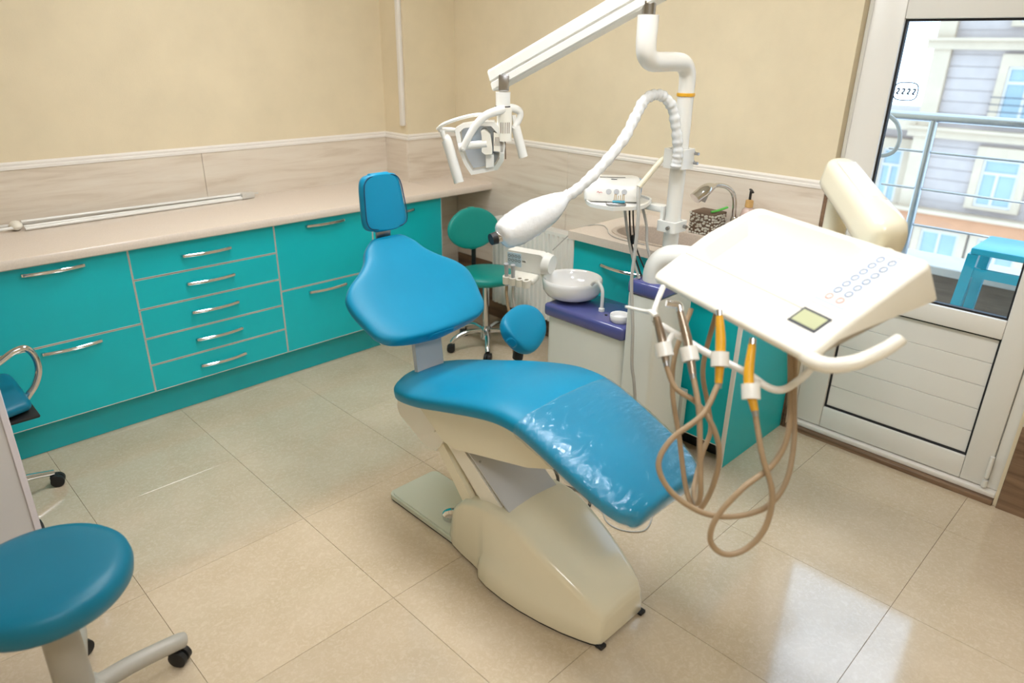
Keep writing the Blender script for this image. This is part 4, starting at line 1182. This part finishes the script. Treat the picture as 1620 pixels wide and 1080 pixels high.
gl = thing('gooseneck_lamp', 'film-wrapped gooseneck lamp with black tip hanging from the pole', 'lamp', (-0.9, -2.52, 1.37))
c2 = clamp(1.335, 1.405, '').build('clamp', 'white_plastic', gl, 40)
for z in (1.353, 1.387):
    for a, b_ in (((-.80, -2.548, z), (-.80, -2.565, z)), ((-.792, -2.52, z), (-.765, -2.525, z))):
        MB().cyl(a, b_, .0055, n=8).build('screw', 'steel', c2)
goose = [(-0.885, -2.525, 1.345), (-0.888, -2.53, 1.40), (-0.906, -2.523, 1.485), (-0.93, -2.510, 1.56), (-0.975, -2.487, 1.596), (-1.035, -2.472, 1.583), (-1.084, -2.47, 1.527), (-1.145, -2.469, 1.453), (-1.232, -2.448, 1.367), (-1.313, -2.422, 1.302), (-1.377, -2.395, 1.262)]
P_ = catmull(goose, 14)
m = MB(); m.tube(P_, lambda t: .0185 + .0015 * math.sin(t * 190) + .0012 * math.sin(t * 83 + 1), n=16, smooth=False); m.build('gooseneck', 'film_white', gl, 70)
m = MB(); m.tube([(-1.345, -2.407, 1.283), (-1.377, -2.395, 1.262), (-1.42, -2.383, 1.240), (-1.48, -2.368, 1.215), (-1.54, -2.351, 1.188), (-1.585, -2.339, 1.170), (-1.600, -2.335, 1.164)], lambda t: .0195 + .040 * math.sin(max(0, min(1, (t - .06) / .94)) ** 1.15 * PI) ** .8, n=28)
for v in m.v:
    v.z += .0014 * math.sin(v.x * 150 + v.y * 210) + .0008 * math.sin(v.x * 330 - v.y * 90)
m.build('lamp_head', 'film_white', gl, 70)
m = MB(); m.cyl((-1.595, -2.337, 1.167), (-1.612, -2.332, 1.164), .020, .021, 20); m.build('tip_ring', 'chrome', gl)
m = MB(); m.cyl((-1.612, -2.332, 1.164), (-1.632, -2.327, 1.161), .0205, .019, 20); m.build('tip', 'rubber', gl)

# ------------------------------------------------------------------ instrument delivery tray
dt = thing('instrument_tray', 'cream dental instrument console with recessed tray, keypad and swing arm', 'dental unit', (-0.9, -2.6, 0.92))
tu = Vector((-.42261826, -.90630779, 0)); tb_ = Vector((.78488557, -.36599815, .5)); tn = Vector((-.45315389, .21130913, .8660254))
KS = .93
TM = frame_mat((-1.51, -2.999, 1.226), tu * KS, tb_ * KS, tn * KS)
# top surface with a rectangular recess: built from loops in the local plane
def rr(x0, x1, y0, y1, r, z, k=6):
    return [Vector((x, y, z)) for x, y in rounded_rect(x0, x1, y0, y1, r, k)]
def trap(s, z, r=.03):
    """outline of the console: p along width, q to the back"""
    pts = [(-.038 + s, -.125 + s), (.610 - s, -.112 + s), (.600 - s, .010), (.596 - s, .262 - s), (-.022 + s, .262 - s), (-.060 + s, .10)]
    out = []
    n = len(pts)
    for i in range(n):
        p0, p1, p2 = Vector(pts[i - 1] + (0,)), Vector(pts[i] + (0,)), Vector(pts[(i + 1) % n] + (0,))
        a = p1 + (p0 - p1).normalized() * r
        c = p1 + (p2 - p1).normalized() * r
        for k in range(6):
            t = k / 5
            q = a * (1 - t) ** 2 + p1 * 2 * t * (1 - t) + c * t * t
            out.append(Vector((q.x, q.y, z)))
    return out
def zbot(q):
    # underside: thin front lip, deep back
    if q < -.02:
        return -.026
    return -.026 - (min(q, .26) + .02) / .28 * .088
NO = len(trap(0, 0))
# recess ring with the same count, arranged by angle from the recess centre
rc = Vector((.215, .122, 0))
def rect_by(outline, x0, x1, y0, y1, z, r=.02):
    hx, hy = (x1 - x0) / 2, (y1 - y0) / 2
    c = Vector(((x0 + x1) / 2, (y0 + y1) / 2, 0))
    res = []
    for p in outline:
        d = Vector((p.x, p.y, 0)) - c
        a = math.atan2(d.y / hy, d.x / hx)
        ca, sa = math.cos(a), math.sin(a)
        e = .22
        res.append(Vector((c.x + hx * math.copysign(abs(ca) ** e, ca), c.y + hy * math.copysign(abs(sa) ** e, sa), z)))
    return res
def dense(loop, k=4):
    out = []
    for i in range(len(loop)):
        a, b_ = loop[i], loop[(i + 1) % len(loop)]
        for j in range(k):
            out.append(a + (b_ - a) * (j / k))
    return out
OUT = dense(trap(0.0, 0))
T0 = [Vector((p.x, p.y, 0.0)) for p in dense(trap(.010, 0))]
E1 = [Vector((p.x, p.y, -.0035)) for p in dense(trap(.003, 0))]
E2 = [Vector((p.x, p.y, -.010)) for p in OUT]
BOT = [Vector((p.x, p.y, zbot(p.y) + .008)) for p in OUT]
BOT2 = [Vector((p.x, p.y, zbot(p.y))) for p in dense(trap(.012, 0))]
RC0 = rect_by(OUT, .0, .432, .006, .243, 0.0)
RC1 = rect_by(OUT, .004, .428, .010, .239, -.004)
RC2 = rect_by(OUT, .020, .420, .014, .205, -.045)
RC3 = rect_by(OUT, .026, .414, .020, .198, -.048)
m = MB(); m.loft([BOT2, BOT, E2, E1, T0, RC0, RC1, RC2, RC3], cap=True, M=TM); tray = m.build('console_body', 'cream_light', dt, 40)
# flat groove line between the front ledge and the tray
m = MB(); m.box(-.03, .59, -.0015, .0015, -.001, .0006, TM); m.build('seam', 'stool_grey', tray)
m = MB(); m.box(.4700, .5600, -.047, .007, .0004, .0016, TM @ Matrix.Translation((0, 0, 0))); disp = m.build('display_bezel', 'ink', tray)
m = MB(); m.box(.4770, .5530, -.040, .0, .0017, .0024, TM); m.build('display', 'lcd', disp)
kp = MB(); kp.rbox(.4500, .5680, .030, .245, .0004, .0016, .0004, 1, TM); kp = kp.build('keypad', 'white_plastic', tray)
def ringm(c, r, mt, w=.0018):
    MB().tube([(c[0] + r * math.cos(2 * PI * k / 12), c[1] + r * math.sin(2 * PI * k / 12) * 1.05, .0020) for k in range(13)], w, n=5, smooth=False, M=TM).build('key', mt, kp)
for k in range(7):
    q = .062 + k * .0255
    ringm((.490, q), .0085, 'label_red' if k < 1 else 'label_blue')
    ringm((.524, q), .0085, 'label_red' if k < 1 else 'label_blue')
m = MB(); m.box(.462, .555, .040, .047, .0017, .0022, TM); m.box(.485, .535, .232, .240, .0017, .0022, TM); m.build('keypad_stripe', 'panel_blue', kp)
# handle at the right front corner
m = MB(); m.tube([(.560, -.090, -.016), (.605, -.098, -.018), (.645, -.085, -.022), (.675, -.045, -.026), (.688, .010, -.030), (.690, .052, -.032), (.690, .060, -.032)], lambda t: .020 - .006 * t if t < .97 else .010, n=14, M=TM, flat=.9); m.build('handle', 'cream_light', dt, 60)
# underside pod
m = MB(); m.rbox(.16, .42, .06, .22, -.135, -.080, .015, 2, TM); m.build('underside_pod', 'cream', dt, 50)
# instrument bar
bar = [(-1.786, -3.080, 1.128), (-1.764, -3.15, 1.1), (-1.752, -3.206, 1.079), (-1.747, -3.264, 1.068), (-1.743, -3.32, 1.056), (-1.738, -3.367, 1.038), (-1.725, -3.396, 1.038), (-1.702, -3.415, 1.057), (-1.677, -3.43, 1.085), (-1.658, -3.439, 1.125), (-1.645, -3.445, 1.17)]
m = MB(); m.tube(bar, .0085, n=14); m.build('instrument_bar', 'white_plastic', dt, 60)
m = MB(); m.tube([(-1.786, -3.080, 1.128), (-1.76, -3.06, 1.15), (-1.70, -3.04, 1.19)], .007, n=10); m.build('bar_bracket', 'white_plastic', dt, 60)
INST = [[(-1.796, -3.09, 1.148), (-1.801, -3.118, 1.092), (-1.824, -3.148, 1.055)], [(-1.768, -3.137, 1.167), (-1.783, -3.175, 1.105), (-1.811, -3.215, 1.041)], [(-1.739, -3.225, 1.172), (-1.763, -3.25, 1.114), (-1.799, -3.277, 1.036)], [(-1.751, -3.32, 1.133), (-1.787, -3.341, 1.065), (-1.809, -3.377, 1.007)]]
fronts_ = []
for pts in INST:
    c = Vector(pts[1]) + (Vector(pts[2]) - Vector(pts[1])) * .35
    ax = (Vector(pts[0]) - Vector(pts[2])).normalized()
    e1 = ax.cross(Vector((0, 0, 1))).normalized(); e2 = ax.cross(e1)
    M2 = frame_mat(c, e1, e2, ax)
    m = MB(); m.ring_prism([(.0205 * math.cos(2 * PI * i / 20), .0205 * math.sin(2 * PI * i / 20)) for i in range(20)], [(.0135 * math.cos(2 * PI * i / 20), .0135 * math.sin(2 * PI * i / 20)) for i in range(20)], -.020, .014, M2)
    # short link to the bar
    near = min([Vector(b_) for b_ in catmull(bar, 6)], key=lambda q: (q - c).length)
    m.cyl(c + (near - c).normalized() * .017, near, .008, n=10)
    m.build('instrument_rest', 'white_plastic', dt, 50)
# arm: white tube from the column, pivot, cream pantograph arm
m = MB(); m.tube([(-.945, -2.520, .9185), (-.945, -2.522, .955), (-.942, -2.535, .990), (-.935, -2.57, 1.018), (-.925, -2.63, 1.028), (-.915, -2.75, 1.028), (-.905, -2.95, 1.028), (-.90, -3.10, 1.028), (-.90, -3.15, 1.028)], .046, n=24); m.build('swing_tube', 'white_plastic', dt, 60)
m = MB(); m.cyl((-.905, -3.14, .985), (-.905, -3.14, 1.33), .038, .036, 24); m.build('pivot_post', 'cream', dt, 50)
A0 = Vector((-.895, -3.115, 1.395)); A1 = Vector((-1.222, -3.408, 1.286))
d_ = (A1 - A0).normalized(); s_ = Vector((d_.y, -d_.x, 0)).normalized(); n_ = s_.cross(d_)
n_ = n_ if n_.z > 0 else -n_
pf = [(p.x, p.y) for p in catmull([Vector((a, b_, 0)) for a, b_ in ((-.042, -.045), (.042, -.045), (.047, 0), (.040, .040), (.015, .052), (-.015, .052), (-.040, .040), (-.047, 0), (-.042, -.045))], 3)][:-1]
rings = []
for t, sc_ in ((-.10, .35), (-.085, .75), (-.04, .95), (0, 1.0), (.30, 1.02), (.60, 1.06), (.62, 1.08), (.80, 1.1), (.92, 1.05), (.985, .85), (1.0, .4)):
    c = A0 + (A1 - A0) * (t * .95 + .03)
    rings.append([c + s_ * a * sc_ + n_ * b_ * sc_ for a, b_ in pf])
m = MB(); m.loft(rings); m.build('pantograph_arm', 'cream', dt, 60)
m = MB(); m.rbox(-.028, .028, -.19, .07, .0, .008, .003, 1, frame_mat((A0 + A1) * .5 + n_ * .049, s_, d_, n_)); m.build('arm_cover', 'white_plastic', dt, 60)
m = MB(); m.cyl(A1 + Vector((-.01, 0.0, -.03)), TM @ Vector((.32, .16, -.09)), .026, .030, 20); m.build('tray_joint', 'cream', dt, 50)

# handpieces and their hoses
HOSE = {
 'a': [(-1.825, -3.145, 1.058), (-1.833, -3.185, 1.004), (-1.814, -3.238, 0.974), (-1.81, -3.285, 0.927), (-1.809, -3.31, 0.861), (-1.818, -3.308, 0.772), (-1.825, -3.283, 0.699), (-1.801, -3.233, 0.72), (-1.763, -3.172, 0.835), (-1.745, -3.128, 0.939), (-1.723, -3.11, 1.032), (-1.653, -3.1, 1.135)],
 'b': [(-1.81, -3.214, 1.044), (-1.84, -3.259, 0.971), (-1.871, -3.295, 0.868), (-1.885, -3.315, 0.79), (-1.85, -3.29, 0.735), (-1.762, -3.232, 0.711), (-1.69, -3.206, 0.772), (-1.652, -3.199, 0.821), (-1.639, -3.175, 0.882), (-1.631, -3.142, 0.978), (-1.583, -3.134, 1.12)],
 'c': [(-1.799, -3.277, 1.036), (-1.86, -3.28, 0.979), (-1.926, -3.246, 0.925), (-1.962, -3.242, 0.871), (-1.958, -3.28, 0.815), (-1.921, -3.342, 0.773), (-1.864, -3.392, 0.759), (-1.796, -3.436, 0.774), (-1.731, -3.445, 0.817), (-1.675, -3.425, 0.891), (-1.633, -3.393, 0.965), (-1.575, -3.342, 1.12)],
 'd': [(-1.809, -3.377, 1.007), (-1.831, -3.42, 0.921), (-1.838, -3.46, 0.844), (-1.861, -3.467, 0.767), (-1.896, -3.447, 0.717), (-1.933, -3.417, 0.706), (-1.947, -3.386, 0.733), (-1.931, -3.385, 0.788), (-1.881, -3.411, 0.854), (-1.804, -3.435, 0.891), (-1.727, -3.427, 0.93), (-1.65, -3.385, 1.002), (-1.570, -3.325, 1.12)]}
labs = {'a': ('air_syringe', 'metal air-water syringe with long white nozzle at the tray left end', 'instrument_metal'), 'b': ('handpiece', 'grey metal handpiece beside the syringe under the tray', 'instrument_metal'),
        'c': ('handpiece', 'yellow-sleeved handpiece hanging under the middle of the tray', 'yellow_sleeve'), 'd': ('handpiece', 'yellow-sleeved handpiece hanging nearest the tray display', 'yellow_sleeve')}
for k, pts in zip('abcd', INST):
    nm, lab, mt = labs[k]
    t = thing(nm, lab, 'handpiece', pts[2], 0, 'handpieces under the instrument tray')
    MB().tube(pts, lambda q: .0085 + .003 * math.sin(q * PI), n=14).build('handle', mt, t)
    a = Vector(pts[0]); ax = (a - Vector(pts[1])).normalized()
    if k in 'cd':
        MB().cyl(a + ax * .001, a + ax * .014, .0085, .008, 14).build('head', 'chrome', t)
    elif k == 'a':
        MB().tube([a, (-1.790, -3.070, 1.152), (-1.774, -3.042, 1.142), (-1.745, -2.964, 1.126)], lambda q: .008 - .004 * q, n=10).build('nozzle', 'white_plastic', t)
    else:
        MB().tube([a, a + ax * .015, a + ax * .02 + Vector((-.02, .02, .0))], .009, n=12).build('head', 'chrome', t)
    end = Vector(pts[2]); ax2 = (end - Vector(pts[1])).normalized()
    MB().cyl(end - ax2 * .006, end + ax2 * .012, .0085, .007, 12).build('coupling', 'steel', t)
    MB().tube(HOSE[k], .0066, n=10, res=8).build('hose', 'hose_tan', t, 80)

# ------------------------------------------------------------------ balcony and the house across the street
bal = struct(MB().box(0.25, 1.45, -7.0, 1.0, -0.2, -0.02), 'balcony_floor', 'parapet_cap')
pw = struct(MB().box(1.15, 1.35, -7.0, 1.0, -0.02, 0.615), 'balcony_parapet', 'parapet_brown')
pc = struct(MB().rbox(1.10, 1.40, -7.0, 1.0, 0.616, 0.665, .006, 1), 'balcony_ledge', 'parapet_cap')
rl = thing('balcony_railing', 'steel balcony railing with round handrail and three thin bars', 'railing', (1.2, -3.0, 0.665))
MB().cyl((1.2, -2.35, 1.425), (1.2, -6.5, 1.425), .024, n=16).build('handrail', 'steel', rl)
for z in (1.245, 1.047, .848):
    MB().cyl((1.2, -2.58, z), (1.2, -6.5, z), .0065, n=8).build('bar', 'steel', rl)
for y in (-2.775, -3.85, -4.95):
    MB().cyl((1.2, y, .6655), (1.2, y, 1.41), .021, n=16).build('post', 'steel', rl)
# teal step stool on the balcony
ts_ = thing('step_stool', 'teal painted step stool standing outside on the balcony', 'stool', (0.75, -3.45, -0.02))
MB().rbox(.58, .92, -3.72, -3.225, .885, .915, .006, 2).build('stool_top', 'teal_paint', ts_)
for sx in (-1, 1):
    for sy in (-1, 1):
        xt, xb_ = .75 + sx * .14, .75 + sx * .19
        yt, yb_ = -3.4725 + sy * .235, -3.4725 + sy * .285
        m = MB(); m.loft([[Vector((x + a, y + b_, z)) for a, b_ in ((-.022, -.022), (.022, -.022), (.022, .022), (-.022, .022))] for x, y, z in ((xb_, yb_, -.019), (xt, yt, .884))]); m.build('leg', 'teal_paint', ts_)
for z, w in ((.80, .24), (.60, .25), (.50, .255)):
    MB().box(.588, .606, -3.4725 - w, -3.4725 + w, z - .022, z + .022).build('rung', 'teal_paint', ts_)
# curled drain hose on the outer door frame
tag(MB().tube([(.27, -2.74, 1.62), (.27, -2.77, 1.55), (.27, -2.83, 1.50), (.27, -2.885, 1.46), (.27, -2.91, 1.40), (.27, -2.90, 1.345), (.27, -2.86, 1.32), (.27, -2.80, 1.32), (.27, -2.72, 1.33)], .009, n=12).build('drain_hose', 'hose_grey'), 'grey drain hose curling past the balcony door glass', 'hose')

BX = 29.0
bl = thing('apartment_house', 'pale stone apartment house across the street with cornices and windows', 'building', (BX, 0, -22))
MB().box(BX, BX + 10, -24, 5.35, -22, 7.0).build('facade_wall', 'facade', bl)
MB().box(BX + .6, BX + 10, 5.35, 11.0, -22, -.85).build('wing_wall', 'facade', bl)
MB().box(BX - .25, BX, 4.75, 5.36, -22, 6.9).build('corner_pilaster', 'facade_pale', bl)
for z0, z1, d, mt in ((1.85, 2.15, .35, 'facade_pale'), (2.15, 2.25, .5, 'facade_pale'), (-1.35, -1.05, .35, 'facade_pale'), (-1.05, -.95, .55, 'facade_pale'), (-4.75, -4.25, .4, 'facade_band'), (-4.25, -4.1, .6, 'facade_pale'), (-8.0, -7.6, .4, 'facade_pale')):
    MB().box(BX - d, BX - .0005, -24, 5.6, z0, z1).build('cornice', mt, bl)
MB().box(BX - .3, BX + .6, 5.36, 11.0, -1.15, -.80).build('wing_cornice', 'facade_pale', bl)
# stone courses
for z in [k * .42 for k in range(-11, 12)]:
    if -1.5 < z < -.9 or 1.7 < z < 2.3 or z < -4.0:
        continue
    MB().box(BX - .03, BX - .0005, -24, 4.74, z + .02, z + .40).build('stone_course', 'facade', bl)
def window(y0, y1, z0, z1, mull=(.45,), trans=.7, xo=0.0, parts=True):
    x = BX - .06 + xo
    f = MB()
    f.ring_prism([(y0, z0), (y1, z0), (y1, z1), (y0, z1)], [(y0 - .09, z0 + .09), (y1 + .09, z0 + .09), (y1 + .09, z1 - .09), (y0 - .09, z1 - .09)], x - .08, x, Matrix(((0, 0, 1, 0), (1, 0, 0, 0), (0, 1, 0, 0), (0, 0, 0, 1))))
    for q in mull:
        yy = y0 + (y1 - y0) * q
        f.box(x - .07, x - .005, yy - .05, yy + .05, z0 + .09, z0 + (z1 - z0) * trans)
    if trans < 1:
        zz = z0 + (z1 - z0) * trans
        f.box(x - .075, x - .005, y1 + .09, y0 - .09, zz - .05, zz + .05)
    w = f.build('window', 'far_frame', bl)
    MB().box(x - .03, x - .02, y1 + .09, y0 - .09, z0 + .09, z1 - .09).build('pane', 'far_glass', w)
    MB().ring_prism([(y0 + .28, z0 - .12), (y1 - .28, z0 - .12), (y1 - .28, z1 + .42), (y0 + .28, z1 + .42)], [(y0 + .001, z0 - .001), (y1 - .001, z0 - .001), (y1 - .001, z1 + .001), (y0 + .001, z1 + .001)], x - .14, x + .055, Matrix(((0, 0, 1, 0), (1, 0, 0, 0), (0, 1, 0, 0), (0, 0, 0, 1)))).build('window_surround', 'facade_pale', w)
    return w
for yy in (2.75, -1.1, -4.9):
    window(yy, yy - 1.55, -.55, 1.30)
    window(yy, yy - 1.25, -3.75, -1.95)
    window(yy, yy - 1.35, 2.75, 4.6)
    # little iron balcony guard
    g = MB()
    for z in (.25, .0, -.25):
        g.box(BX - .55, BX - .52, yy - 1.8, yy + .25, z - .018, z + .018)
    gd = g.build('window_guard', 'ink', bl)
for yy in (6.6, 8.6):
    window(yy, yy - .8, -4.2, -2.0, mull=(.5,), xo=.6)
for k in range(5):
    yy = 4.3 - k * 2.05
    window(yy, yy - 1.4, -6.6, -4.95, mull=(.5,), trans=1.0)
